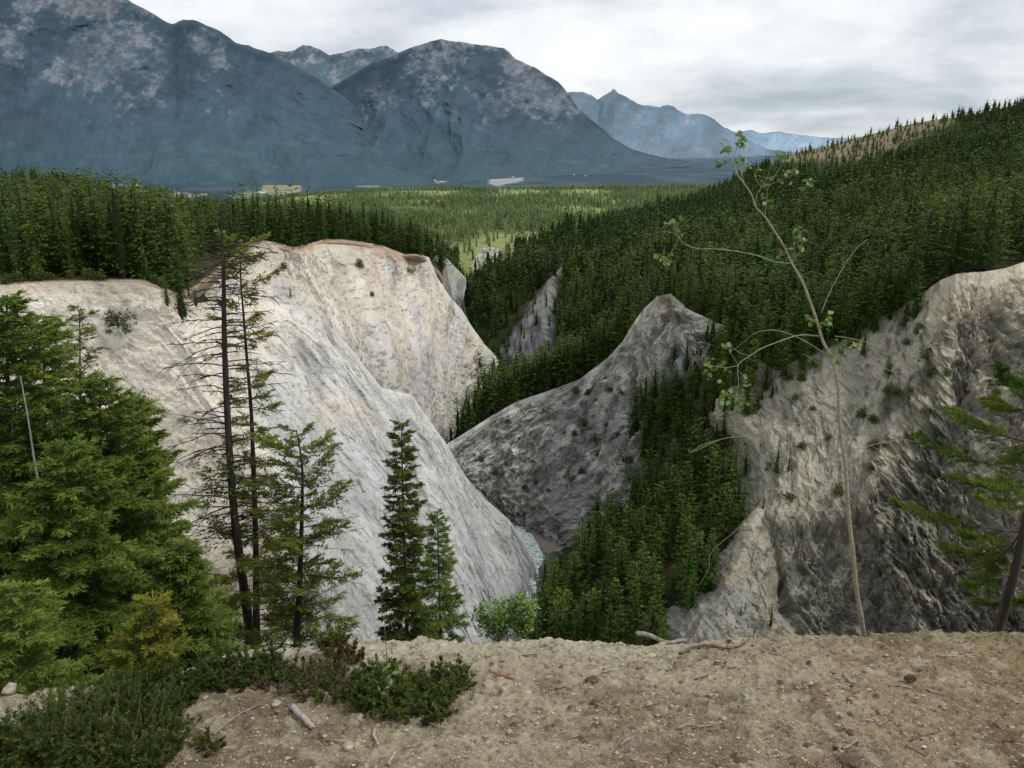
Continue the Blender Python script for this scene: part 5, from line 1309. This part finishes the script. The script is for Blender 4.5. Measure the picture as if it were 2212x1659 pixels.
FB = [([(2200, 1150), (2130, 1140), (2060, 1128), (2000, 1112), (1960, 1100), (1943, 1090)], .5), ([(2222, 1020), (2150, 1005), (2080, 988), (2030, 972), (2000, 955), (1988, 944)], .5), ([(2240, 960), (2180, 945), (2120, 925), (2085, 905), (2060, 885)], .55),
      ([(2250, 880), (2200, 885), (2160, 875), (2140, 866)], .5), ([(2240, 820), (2205, 830), (2180, 815), (2170, 800)], .5), ([(2222, 1070), (2160, 1062), (2100, 1045), (2060, 1028)], .55), ([(2205, 1180), (2150, 1195), (2090, 1195), (2040, 1180)], .6), ([(2210, 1130), (2150, 1160), (2110, 1165), (2085, 1150)], .6),
      ([(2190, 1240), (2150, 1250), (2115, 1262), (2098, 1268)], .5), ([(2195, 1215), (2220, 1225), (2250, 1240)], .5), ([(2230, 1010), (2190, 1040), (2150, 1050), (2120, 1045)], .6), ([(2215, 1110), (2190, 1090), (2150, 1088), (2115, 1075)], .6), ([(2212, 1140), (2180, 1185), (2150, 1215), (2140, 1235)], .45),
      ([(2240, 930), (2200, 990), (2170, 1000)], .5), ([(2245, 900), (2215, 850), (2205, 820)], .5), ([(2180, 1290), (2210, 1300), (2240, 1290)], .4), ([(2176, 1300), (2140, 1305), (2118, 1300)], .4)]
rg = np.random.default_rng(61)
for bi, (pts, sh) in enumerate(FB):
    dy = rg.uniform(-.45, .45); P_ = pl(pts, YF, dy, 26) - o0; g = Geo()
    L = np.linalg.norm(np.diff(P_, axis=0), axis=1).sum()
    g.tube(P_, np.linspace(.0065, .0020, 26), 5, .4, 1, cap=False)
    tone = sh - .10 + rg.normal(0, .06)
    for k in range(4, 26):
        d = P_[min(k + 1, 25)] - P_[k - 1]; d /= np.linalg.norm(d)
        f = k / 25.
        if f > .35: needles(g, P_[k - 1], P_[k], 34, .021, .0017, rg, .7, tone + .12 * f)
        for sd_ in (1, -1):
            if rg.random() < .15: continue
            pr = np.cross(d, [0, 0, 1.0]); pr /= np.linalg.norm(pr)
            lt = (.15 * (1.1 - f) + .035) * rg.uniform(.6, 1.2) * (.4 + .6 * min(1, f * 3))
            v = d * .75 + pr * sd_ * .65 + np.array([0, 0, rg.normal(.05, .18)]); v /= np.linalg.norm(v)
            e_ = P_[k] + v * lt
            g.tube([P_[k], e_], [.0018, .001], 3, .4, 1, cap=False)
            if f > .22: needles(g, P_[k] + v * lt * .15, e_, int(46 + lt * 900), .021, .0017, rg, .7, tone + .2 * f + rg.normal(0, .06))
    link('bough', g.build('fir_bough', [M['spruce' if bi % 3 else 'fir'], M['bark']], smooth=False), fr)

# ------------------------------------------------------------------ junipers on the ledge
def juniper(label, polys, n, hmin, hmax, seed, mat='juniper', name='juniper_bush', dead=0.0, lean=None, nn=34, nl=.011, nw=.0014, stem='brownwood', group=None):
    rg = np.random.default_rng(seed); st, lf, dd = Geo(), Geo(), Geo()
    xs_, ys_ = [p[0] for p in polys], [p[1] for p in polys]; cx0, cy0 = np.mean(xs_), np.mean(ys_)
    base = gpt(cx0, cy0); root = empty(name, base, label, 'bush', group); cnt_ = 0
    while cnt_ < n:
        x, y = rg.uniform(min(xs_), max(xs_)), rg.uniform(min(ys_), max(ys_))
        if not bool(inpoly(x, y, polys)): continue
        cnt_ += 1
        o = gpt(x, y) - base
        edge_ = min(1.0, float(polydist(x, y, polys)) / 60.)
        h = (hmin + (hmax - hmin) * edge_) * rg.uniform(.5, 1.2)
        a = rg.uniform(0, 6.28); out_ = o.copy(); out_[2] = 0
        v = np.array([math.cos(a), math.sin(a), 0]) * .55 + out_ / (np.linalg.norm(out_) + .05) * .35; v[2] = rg.uniform(.45, 1.1)
        if lean is not None: v = v + np.array(lean)
        v /= np.linalg.norm(v); s = np.linspace(0, 1, 6)
        P_ = o + v[None] * (h * s)[:, None]; P_[:, 2] += .12 * h * s ** 2; P_ += np.cumsum(rg.normal(0, .02 * h, P_.shape), 0); P_[0] = o - [0, 0, .006]
        isd = rg.random() < dead
        st.tube(P_, np.linspace(.0030, .0009, 6), 4, cap=False)
        tone = .42 + rg.normal(0, .12)
        if isd:
            for j in range(5):
                q0 = P_[rg.integers(1, 6)]; e_ = q0 + rg.normal(0, .5, 3) * h * .5; st.tube([q0, (q0 + e_) / 2 + rg.normal(0, .006, 3), e_], [.0016, .0012, .0007], 3, cap=False)
            continue
        for k in range(2, 6): needles(lf, P_[k - 1], P_[k], nn // 3, nl, nw, rg, .8, tone - .12 + .06 * k)
        for j in range(7):
            k = rg.integers(1, 6); q0 = P_[k]; w_ = v * .8 + rg.normal(0, .55, 3); w_[2] += .25; w_ /= np.linalg.norm(w_); e_ = q0 + w_ * h * rg.uniform(.18, .42)
            needles(lf, q0, e_, nn, nl, nw, rg, .8, tone + rg.normal(.02, .08))
    link('stems', st.build(name + '_stems', [M[stem]]), root)
    if lf.n: link('foliage', lf.build(name + '_needles', [M[mat]], smooth=False), root)
    return root
juniper('large dark spreading juniper filling the lower left corner of the ledge', [(-120, 1700), (-120, 1600), (60, 1585), (130, 1530), (230, 1510), (330, 1520), (400, 1560), (385, 1640), (330, 1700)], 430, .07, .17, 71)
juniper('dark juniper arm running up from the corner bush along the ledge edge', [(215, 1530), (250, 1480), (330, 1466), (430, 1460), (470, 1490), (400, 1530), (330, 1545)], 170, .05, .13, 72)
juniper('low green juniper mat in the middle of the ledge below the dead tree', [(425, 1475), (445, 1440), (520, 1432), (600, 1430), (650, 1442), (620, 1475), (540, 1492), (450, 1500)], 190, .05, .12, 73, dead=.08)
juniper('bright green juniper clump at the right end of the mat, beside a thin sapling', [(770, 1530), (775, 1480), (850, 1472), (900, 1492), (950, 1458), (1000, 1458), (1008, 1488), (965, 1530), (965, 1562), (900, 1566), (830, 1552)], 260, .05, .13, 74, nn=36)
juniper('thin half brown juniper mat joining the middle mat to the bright clump', [(600, 1490), (640, 1450), (700, 1440), (780, 1462), (800, 1495), (780, 1522), (700, 1522), (620, 1508)], 120, .05, .10, 82, dead=.35, nn=28)
juniper('small dark juniper tuft behind the bright clump', [(775, 1490), (785, 1460), (840, 1455), (870, 1475), (850, 1500), (800, 1502)], 60, .05, .12, 78)
juniper('reddish brown dying juniper tuft near the middle of the ledge edge', [(700, 1428), (712, 1412), (760, 1408), (785, 1422), (760, 1438)], 46, .04, .085, 75, mat='rusty', nn=26)
juniper('rusty brown juniper tuft at the left end of the mat', [(340, 1462), (365, 1448), (395, 1450), (385, 1475), (350, 1480)], 26, .03, .06, 76, mat='rusty', nn=26)
juniper('tiny pale green juniper sprig on bare dirt right of the corner bush', [(425, 1615), (440, 1600), (480, 1605), (475, 1630), (440, 1640)], 16, .03, .06, 77, nn=22)
juniper('heap of dead brown juniper twigs between the two green clumps', [(560, 1495), (590, 1450), (660, 1436), (745, 1440), (765, 1480), (740, 1510), (650, 1512)], 80, .05, .10, 79, dead=1.0, name='dead_brush', stem='brownwood')
juniper('dark green conifer seedling hanging over the edge in front of the broad fir', [(695, 1400), (700, 1388), (740, 1386), (745, 1398)], 36, .05, .11, 80, nn=34)
# thin leafy sapling in the bright clump
b0 = gpt(836, 1545); sp_r = empty('leafy_sapling', b0, 'thin leafy shoot standing up through the bright juniper clump', 'sapling')
g = Geo(); P_ = catmull(np.array([b0, gpt(838, 1545) + [0, 0, .05], at(838, 1460, b0[1]), at(834, 1400, b0[1] + .02), at(829, 1330, b0[1] + .03)]), 24) - b0; g.tube(P_, np.linspace(.0028, .001, 24), 5); link('stem', g.build('sapling_stem', [M['brownwood']]), sp_r)
lf = Geo(); rg = np.random.default_rng(81)
for x, y in [(842, 1410), (828, 1420), (845, 1432), (836, 1440), (850, 1395), (830, 1450), (846, 1455), (838, 1425), (832, 1500), (822, 1495), (845, 1480)]:
    c = at(x, y, b0[1]) - b0; d = rg.normal(0, 1, (2, 3)); d /= np.linalg.norm(d, axis=1)[:, None]; w_ = np.cross(d, rg.normal(0, 1, (2, 3))); w_ /= np.linalg.norm(w_, axis=1)[:, None]
    lf.rhombs(np.repeat(c[None], 2, 0), d * .03, w_ * .009, rg.uniform(.4, .9, 2))
link('leaves', lf.build('sapling_leaves', [M['aspenleaf']], smooth=False), sp_r)

# ------------------------------------------------------------------ sticks, cones and stones
def stick(label, pts, r, mat, name='stick', group=None, lift=None, taper=.6):
    P_ = np.array([gpt(x, y, r * .9 + .004 if lift is None else lift) for x, y in pts]); P_ = catmull(P_, max(6, len(pts) * 4)); n_ = len(P_)
    o = P_.mean(0); rg = np.random.default_rng(int(pts[0][0] * 7 + pts[0][1])); g = Geo()
    g.tube(P_ - o + rg.normal(0, r * .12, P_.shape), r * np.linspace(1, taper, n_) * rg.uniform(.85, 1.15, n_), 7)
    me = g.build(name, [M[mat]]); ob = link(name, me); ob.location = o
    return tag(ob, label, 'stick', group)
stick('long wavy brown stick lying near the edge in the middle right', [(1470, 1414), (1495, 1403), (1530, 1401), (1570, 1403), (1600, 1396), (1618, 1386)], .0075, 'brownwood')
lg = stick('thick weathered branch lying along the edge left of the wavy stick', [(1374, 1381), (1400, 1382), (1440, 1384), (1470, 1382), (1482, 1379)], .012, 'greywood', name='branch')
stick('straight grey broken branch in front of the bright juniper', [(632, 1533), (655, 1557), (676, 1577)], .012, 'palewood', name='branch', taper=.85)
stick('short curved pale stick standing half up below the bright juniper', [(810, 1580), (808, 1594), (812, 1604), (818, 1613)], .006, 'palewood')
stick('long dark root-like twig right of the straight grey branch', [(690, 1590), (705, 1602), (745, 1610), (800, 1614)], .0035, 'brownwood', name='twig')
stick('long thin grey twig sloping from the mat towards the corner bush', [(460, 1588), (490, 1568), (520, 1545), (560, 1528)], .0042, 'greywood', name='twig')
stick('rusty red stick lying right of the junipers', [(1058, 1463), (1080, 1464), (1112, 1468)], .0065, 'redwood')
stick('tiny upright white stake of wood at the side of the corner bush', [(394, 1575), (395, 1588)], .004, 'palewood', name='twig')
stick('pale crooked twig on the open dirt in the lower middle right', [(1462, 1578), (1490, 1572), (1520, 1571), (1560, 1562)], .0045, 'greywood', name='twig')
stick('short pale stick left of a pine cone at right', [(1921, 1478), (1945, 1484), (1970, 1490)], .0055, 'greywood')
stick('pale stub slanting down right of centre', [(1822, 1460), (1836, 1472), (1850, 1484)], .005, 'palewood')
stick('grey stick right of the pine cone', [(2003, 1493), (2025, 1500), (2042, 1507)], .005, 'greywood')
stick('small pale stick with a cut end right of centre', [(1594, 1499), (1606, 1510), (1616, 1520)], .0058, 'palewood')
stick('thin twig beside the dark clod left of centre', [(1292, 1462), (1320, 1464), (1345, 1470)], .003, 'greywood', name='twig')
stick('pale twig sloping up above the dark clod', [(1300, 1456), (1325, 1450), (1348, 1444)], .004, 'palewood', name='twig')
stick('curved grey chip near the wavy stick', [(1440, 1452), (1449, 1444), (1453, 1430)], .006, 'greywood')
stick('brown twig lying in the lower right', [(1965, 1602), (2000, 1592), (2025, 1584)], .0035, 'brownwood', name='twig')
stick('dark straight twig in the lower right corner', [(1955, 1617), (1980, 1628), (2002, 1638)], .0042, 'brownwood', name='twig')
stick('pale twig near the right edge of the ledge', [(2020, 1418), (2060, 1416), (2100, 1416), (2122, 1420)], .003, 'palewood', name='twig')
stick('pale bent stick at the bottom below the bright juniper', [(838, 1659), (848, 1640), (856, 1628)], .007, 'palewood')
stick('forked pale twig just right of the wavy stick', [(1640, 1408), (1665, 1414), (1690, 1416)], .004, 'greywood', name='twig')
stick('tiny pale twig leaning across the forked one', [(1670, 1400), (1678, 1410), (1684, 1415)], .0035, 'palewood', name='twig')
stick('thin pale twig under the bright juniper at its right', [(915, 1562), (945, 1570), (960, 1576)], .004, 'palewood', name='twig')
TWG = [((2090, 1590), (2125, 1600)), ((2150, 1565), (2175, 1580)), ((1735, 1480), (1770, 1478)), ((1610, 1565), (1620, 1590)), ((1500, 1470), (1530, 1462)), ((1860, 1560), (1900, 1558)), ((1770, 1395), (1800, 1400)), ((1900, 1402), (1930, 1396)), ((1990, 1440), (2015, 1455)), ((2120, 1470), (2150, 1480)),
       ((1200, 1490), (1225, 1484)), ((1150, 1560), (1180, 1552)), ((1080, 1600), (1110, 1606)), ((1395, 1530), (1420, 1522)), ((1340, 1610), (1370, 1600)), ((1700, 1580), (1720, 1596)), ((1130, 1420), (1160, 1416)), ((960, 1440), (985, 1436)), ((920, 1620), (945, 1612)), ((1250, 1590), (1270, 1610)), ((1660, 1640), (1690, 1632)), ((2060, 1390), (2095, 1386)), ((1560, 1440), (1590, 1446)), ((1820, 1620), (1850, 1612))]
for k, (a, b_) in enumerate(TWG):
    m_ = ((a[0] + b_[0]) / 2 + rgt.normal(0, 2), (a[1] + b_[1]) / 2 + rgt.normal(0, 2))
    stick('small thin dry twig lying on the open dirt', [a, m_, b_], .0026 + .001 * rgt.random(), ['greywood', 'brownwood', 'palewood'][k % 3], name='twig', group='small twigs scattered on the dirt')

def stone(label, x, y, r, mat='stone', seed=0, group=None, name='stone', flat=.6):
    rg = np.random.default_rng(seed); import bmesh as _bm
    bm = _bm.new(); _bm.ops.create_icosphere(bm, subdivisions=3, radius=1.0)
    V = np.array([v.co for v in bm.verts]); o_ = rg.uniform(0, 50)
    n_ = fbm(V[:, 0] * 1.2 + o_, V[:, 1] * 1.2, V[:, 2] * 1.2, o=4, seed=seed)
    for v, k in zip(bm.verts, n_): v.co = v.co * (1 + .55 * float(k)) * r
    ax_ = rg.uniform(.7, 1.25, 3); 
    for v in bm.verts: v.co.x *= ax_[0]; v.co.y *= ax_[1]; v.co.z *= flat
    me = bpy.data.meshes.new(name); bm.to_mesh(me); bm.free(); me.materials.append(M[mat])
    for p in me.polygons: p.use_smooth = False
    ob = link(name, me); ob.location = gpt(x, y, r * flat * .35); return tag(ob, label, 'stone' if name == 'stone' else 'clod', group)
stone('dark brown clod with a twig beside it left of centre', 1279, 1466, .022, 'darkstone', 1, name='dirt_clod')
stone('dark brown clod in the lower middle left of the round grey pebble', 1287, 1519, .016, 'darkstone', 2, name='dirt_clod', flat=.4)
stone('round grey pebble on the open dirt in the middle', 1403, 1524, .013, 'stone', 3)
stone('pale stone at the end of the dark root-like twig', 753, 1612, .016, 'stone', 4)
stone('small pale stone under the bright juniper', 776, 1548, .014, 'stone', 5)
stone('tan stone half buried near the dead brush', 597, 1521, .018, 'stone', 6)
stone('largest dark clod in the lower right middle', 1840, 1650, .030, 'darkstone', 7, name='dirt_clod', flat=.5)
stone('broad dark clod at the bottom right of centre', 1600, 1648, .026, 'darkstone', 8, name='dirt_clod', flat=.45)
stone('pale block of soil sitting on the edge left of the leafy bush', 962, 1375, .014, 'stone', 9, flat=.9)
stone('pale boulder-like lump on the edge at far left', 22, 1490, .026, 'stone', 10)
stone('dark reddish lump on the edge at left', 143, 1483, .018, 'darkstone', 11, name='dirt_clod')
for k in range(46):
    x, y = rgt.uniform(380, 2200), rgt.uniform(1405, 1655)
    if x < 1000 and y < 1560: continue
    stone('small pale stone lying on the open dirt', x, y, rgt.uniform(.004, .009), 'stone', 100 + k, 'small stones scattered on the dirt')
for k in range(34):
    x, y = rgt.uniform(1000, 2200), rgt.uniform(1395, 1655)
    stone('small dark brown clod on the open dirt', x, y, rgt.uniform(.005, .013), 'darkstone', 200 + k, 'small dark clods scattered on the dirt', name='dirt_clod', flat=.45)
for k, x in enumerate(list(rgt.uniform(20, 420, 7)) + list(rgt.uniform(460, 1350, 7))):
    y = float(np.interp(x, [e_[0] for e_ in EDGE], [e_[1] for e_ in EDGE])) + rgt.uniform(2, 12)
    stone('pale lump of dry soil on the crumbling edge of the ledge', x, y, rgt.uniform(.006, .015), 'stone', 300 + k, 'pale soil lumps along the edge', flat=.4)
def cone(label, x, y, r, seed):
    rg = np.random.default_rng(seed); o = gpt(x, y, r * .8); g = Geo(); root = empty('pine_cone', o, label, 'pine cone')
    for i in range(60):
        t = (i + .5) / 60; a = i * 2.39996; rr = r * math.sin(math.pi * min(1, t * .95 + .05)) ** .7
        c = np.array([(t - .5) * r * 2.6, math.cos(a) * rr * .7, math.sin(a) * rr * .7]); d = np.array([.5 * r, math.cos(a) * r * .55, math.sin(a) * r * .55])
        w_ = np.cross(d, [1, 0, 0]); w_ /= np.linalg.norm(w_) + 1e-9; g.rhombs(c[None], d[None], (w_ * r * .26)[None], .5)
    link('scales', g.build('cone_scales', [M['darkstone']], smooth=False), root)
    g2 = Geo(); g2.tube([[-1.3 * r, 0, 0], [0, 0, 0], [1.2 * r, 0, 0]], [r * .35, r * .6, r * .15], 7); link('core', g2.build('cone_core', [M['darkstone']]), root)
cone('dark open pine cone on the dirt at right', 1962, 1476, .016, 1)
cone('small dark pine cone near the upright branch on the edge', 1575, 1388, .009, 2)

# crumbs of soil and wood chips nobody could count
rg = np.random.default_rng(91); n_ = 20000
xq = rg.uniform(-100, 2320, n_); yq = 1360 + 320 * rg.random(n_) ** .8
ee = np.interp(xq, [e_[0] for e_ in EDGE], [e_[1] for e_ in EDGE]); ok = yq > ee + 3; xq, yq = xq[ok], yq[ok]
pp_ = on_plane(xq, yq); pp_[:, 2] = ground_h(pp_[:, 0], pp_[:, 1]); n_ = len(pp_)
r_ = .0014 * np.exp(rg.normal(0, .55, n_)); r_ = np.minimum(r_, .007)
oct_ = np.array([[1, 0, 0], [-1, 0, 0], [0, 1, 0], [0, -1, 0], [0, 0, 1], [0, 0, -1]], float)
ft = np.array([(0, 2, 4), (2, 1, 4), (1, 3, 4), (3, 0, 4), (2, 0, 5), (1, 2, 5), (3, 1, 5), (0, 3, 5)])
V = pp_[:, None] + oct_[None] * (r_[:, None, None] * rg.uniform(.45, 1.5, (n_, 6, 1)) * np.array([1.25, 1, .7])); V[:, :, 2] += r_[:, None] * .3
T_ = (ft[None] + (np.arange(n_) * 6)[:, None, None]).reshape(-1, 3)
big = rg.random(n_) < .13; r_ = np.where(big, r_ * 2.6, r_)
V = pp_[:, None] + oct_[None] * (r_[:, None, None] * rg.uniform(.45, 1.5, (n_, 6, 1)) * np.array([1.25, 1, .6])); V[:, :, 2] += r_[:, None] * .2
cch = np.array([(.52, .47, .38), (.36, .29, .20), (.20, .15, .10), (.44, .33, .20), (.58, .55, .48)])[rg.choice(5, n_, p=[.34, .28, .20, .12, .06])]
cch = np.where(big[:, None], np.array([(.34, .28, .20)]) * rg.uniform(.55, 1.25, (n_, 1)), cch)
mt, nt, nd, lk = nodes('soil_crumbs'); out = N(nt, 'ShaderNodeOutputMaterial'); bs = N(nt, 'ShaderNodeBsdfPrincipled', i_Roughness=.95); ca = N(nt, 'ShaderNodeAttribute', attribute_name='Col'); lk.new(ca.outputs['Color'], bs.inputs['Base Color']); lk.new(bs.outputs[0], out.inputs[0])
tag(link('soil_crumbs', new_mesh('soil_crumbs', V.reshape(-1, 3), None, T_, col=np.repeat(cch, 6, 0), mats=[mt], smooth=False)), kind='stuff', label='crumbs of dry soil and grit on the ledge')
ok = xq > 900; base_ = pp_[ok][::5]; k = len(base_)
a = rg.uniform(0, 6.28, k); L_ = rg.uniform(.005, .022, k); d = np.stack([np.cos(a) * L_, np.sin(a) * L_, rg.normal(0, .12, k) * L_], 1); w_ = np.stack([-np.sin(a), np.cos(a), 0 * a], 1) * rg.uniform(.0006, .0020, k)[:, None]
g = Geo(); g.rhombs(base_ + [0, 0, .003], d, w_, rg.uniform(0, 1, k)); V_, Q_, _, S_ = g.arrays()
cl_ = np.array([(.40, .27, .15), (.50, .44, .34), (.20, .14, .09), (.46, .30, .14)])[rg.choice(4, k)]
tag(link('wood_litter', new_mesh('wood_litter', V_, Q_, None, col=np.repeat(cl_, 4, 0), mats=[mt], smooth=False)), kind='stuff', label='dry needles and bark chips strewn over the ledge')

# ------------------------------------------------------------------ shrubs and single trees on the cliffs
def shrub_mesh(seed, tall=1.0):
    rg = np.random.default_rng(seed); g = Geo(); k = 420
    o = rg.normal(0, 1, (k, 3)); o /= np.linalg.norm(o, axis=1)[:, None]; o *= rg.uniform(.25, 1, (k, 1)) ** .6; o[:, 2] = np.abs(o[:, 2]) * tall; o[:, :2] *= .55
    o += np.repeat(rg.normal(0, .22, (6, 3)), 70, 0) * [1, 1, .5]
    d = rg.normal(0, 1, (k, 3)) + o * .8; d /= np.linalg.norm(d, axis=1)[:, None]; w_ = np.cross(d, rg.normal(0, 1, (k, 3))); w_ /= np.linalg.norm(w_, axis=1)[:, None]
    g.rhombs(o, d * .20, w_ * .055, np.clip(.25 + .4 * o[:, 2] + rg.normal(0, .15, k), 0, 1)); g.tube([[0, 0, -.2], [0, 0, .5 * tall]], [.06, .02], 4, .1)
    return g.build('shrub_foliage', [M['shrub']], smooth=False)
SH = [shrub_mesh(i, .9 + .3 * (i % 3)) for i in range(5)]
def surf(pname, x, y):
    p = PATCH[pname]; k = np.argmin((p.ix - x) ** 2 + (p.iy - y) ** 2 + (p.v < .12) * 1e6); i_, j_ = np.unravel_index(k, p.ix.shape); return p.P[i_, j_]
def shrub(pos, s, label, group=None):
    ob = link('shrub', SH[int(rgt.integers(0, 5))]); ob.location = pos; ob.rotation_euler = (0, 0, rgt.random() * 6.28); ob.scale = (s, s, s * rgt.uniform(.8, 1.3)); return tag(ob, label, 'shrub', group)
shrub(surf('left_bluff', 255, 700), 2.6, 'largest grey-green shrub on the pale left bluff')
shrub(surf('left_bluff', 270, 718), 1.6, 'small shrub touching the largest shrub on the left bluff')
shrub(surf('left_bluff', 238, 716), 1.0, 'tiny shrub left below the largest shrub on the left bluff')
shrub(surf('left_bluff', 316, 885), 2.3, 'tall thin grey shrub lower on the pale bluff')
shrub(surf('left_bluff', 398, 912), 1.2, 'little green shrub on the bluff left of the dead tree')
shrub(surf('far_bluff', 776, 578), 2.6, 'dark round shrub alone under the rim of the far bluff')
shrub(surf('far_bluff', 612, 580), 2.2, 'narrow shrub at the left top of the far bluff')
shrub(surf('far_bluff', 885, 590), 2.6, 'dim shrub in the gully at the right of the far bluff')
shrub(surf('far_bluff', 805, 640), 1.5, 'small bush midway down the far bluff')
def stand(pos, H, v, label, group=None):
    tm, cm = MESH_A[v]; o = empty('conifer_tree', pos - np.array([0, 0, .2]), label, 'tree', group, rgt.random() * 6.28); s = H / 10; o.scale = (s, s, s); link('trunk', tm, o); link('crown', cm, o)
stand(surf('far_bluff', 627, 645), 5.0, 4, 'lone small pine standing on the bare far bluff')
stand(surf('left_bluff', 395, 690), 13.0, 1, 'tall conifer leaning over the bluff at the notch in the left rim')
stand(surf('left_bluff', 362, 660), 6.0, 3, 'short conifer on the rim just left of the notch')
stand(surf('left_bluff', 425, 662), 3.6, 2, 'bushy green conifer clinging below the notch in the left rim')
stand(surf('right_cliff', 1677, 1022), 7.0, 0, 'tallest lone conifer on the pale scree of the right cliff')
stand(surf('right_cliff', 1703, 1018), 4.6, 3, 'shorter conifer beside the lone one on the scree')
stand(surf('right_cliff', 1648, 1100), 3.6, 3, 'tiny conifer at the left edge of the right cliff')
stand(surf('right_cliff', 1665, 1350), 4.2, 1, 'small conifer low on the right cliff above the ledge')
stand(surf('right_cliff', 1600, 1330), 2.6, 3, 'tiny conifer on the grey slab low at the left of the right cliff')
RP = [[(1640, 780), (1800, 760), (1960, 680), (2030, 640), (1960, 900), (1860, 1060), (1700, 1090), (1630, 1000)], [(1920, 900), (2150, 700), (2200, 1000), (2000, 1200), (1850, 1150)], [(1900, 760), (2040, 660), (2040, 860), (1960, 960), (1860, 950)]]
for k, x in enumerate(scatter('right_cliff', .020, 21, inc=RP[0], dmin=3.0)): shrub(x, rgt.uniform(.8, 1.9), 'small green shrub on the pale scree of the right cliff', 'shrubs on the scree of the right cliff')
for k, x in enumerate(scatter('right_cliff', .018, 23, inc=RP[1], dmin=3.0)): shrub(x, rgt.uniform(.5, 1.3), 'small green shrub on the fluted rock right of the white crest', 'shrubs on the fluted right cliff')
for k, x in enumerate(scatter('right_cliff', .030, 24, inc=RP[2], dmin=2.2)): shrub(x, rgt.uniform(.9, 1.8), 'olive shrub in the patch of brush under the top of the right cliff', 'brush under the top of the right cliff')
for k, x in enumerate(scatter('rock_spur', .024, 22, inc=[(1040, 930), (1350, 800), (1390, 760), (1380, 950), (1350, 1080), (1150, 1100), (1020, 990)], dmin=3.0)): shrub(x, rgt.uniform(.7, 1.9), 'small green shrub on the dark rock spur', 'shrubs on the rock spur')
for k, x in enumerate([surf('left_plateau', x_, y_) for x_, y_ in [(10, 612), (40, 608), (75, 606), (110, 603), (150, 602), (190, 604), (225, 604), (330, 612), (350, 622)]]): shrub(x, rgt.uniform(1.0, 1.9), 'low green shrub on the rim of the pale left bluff', 'shrubs along the left rim')

# ------------------------------------------------------------------ buildings far off on the valley floor
def wallmat(nm, c):
    m, nt, nd, lk = nodes(nm); out = N(nt, 'ShaderNodeOutputMaterial'); b = N(nt, 'ShaderNodeBsdfPrincipled', i_Roughness=.8); nz = N(nt, 'ShaderNodeTexNoise', i_Scale=.4)
    r = ramp(nt, nz.outputs[0], [(.3, shade_c(c, .85)), (.7, c)]); lk.new(r.outputs[0], b.inputs['Base Color']); lk.new(b.outputs[0], out.inputs[0]); return m
HM = [wallmat('pale_wall', (.62, .63, .64)), wallmat('tan_wall', (.50, .44, .38)), wallmat('white_wall', (.75, .76, .77))]; RM = [wallmat('grey_roof', (.42, .44, .46)), wallmat('pale_roof', (.66, .67, .68)), wallmat('red_roof', (.40, .28, .25))]
def house(x, y, w_, d_, h_, label, group, i):
    r = ray(x, y); Y = 262 / (-r[2] / r[1]); p = at(x, y, Y); o = empty('house', (p[0], p[1], -263.5), label, 'house', group, rgt.uniform(-.5, .5))
    V = np.array([(-w_, -d_, 0), (w_, -d_, 0), (w_, d_, 0), (-w_, d_, 0), (-w_, -d_, h_), (w_, -d_, h_), (w_, d_, h_), (-w_, d_, h_), (-w_, 0, h_ * 1.5), (w_, 0, h_ * 1.5)], float)
    link('wall', new_mesh('house_wall', V, [(0, 1, 5, 4), (1, 2, 6, 5), (2, 3, 7, 6), (3, 0, 4, 7)], [(4, 7, 8), (5, 9, 6)], mats=[HM[i % 3]], smooth=False), o)
    e = 1.06; U = np.array([(-w_ * e, -d_ * e, h_ * .98), (w_ * e, -d_ * e, h_ * .98), (w_ * e, 0, h_ * 1.54), (-w_ * e, 0, h_ * 1.54), (-w_ * e, d_ * e, h_ * .98), (w_ * e, d_ * e, h_ * .98)], float)
    link('roof', new_mesh('house_roof', U, [(0, 1, 2, 3), (3, 2, 5, 4)], mats=[RM[i % 3]], smooth=False), o)
for k in range(34):
    x, y = rgt.uniform(786, 885), rgt.uniform(378, 395)
    house(x, y, rgt.uniform(6, 14), rgt.uniform(5, 9), rgt.uniform(4, 8), 'pale house of the little town at the foot of the mountain', 'houses of the town in the valley', k)
for k, (x, y) in enumerate([(553, 417), (562, 416), (572, 414), (580, 416), (590, 415), (568, 418)]): house(x, y, rgt.uniform(6, 12), 6, 6, 'white farm building at the lower edge of the pale field', 'farm buildings by the field', k + 2)
for k, (x, y) in enumerate([(222, 399), (240, 400), (262, 401), (280, 401), (300, 402), (318, 414), (365, 421), (385, 420), (425, 424), (440, 422)]): house(x, y, rgt.uniform(9, 20), 8, 7, 'pale low building on the valley floor above the left forest', 'buildings above the left forest', k)
for k, (x, y) in enumerate([(1060, 392), (1075, 384), (1090, 388), (1108, 383), (1125, 381), (1180, 366), (1240, 378), (1252, 374), (1265, 380), (940, 390), (955, 394)]): house(x, y, rgt.uniform(7, 16), 7, 6, 'pale building by the gravel workings on the valley floor', 'buildings by the gravel workings', k)
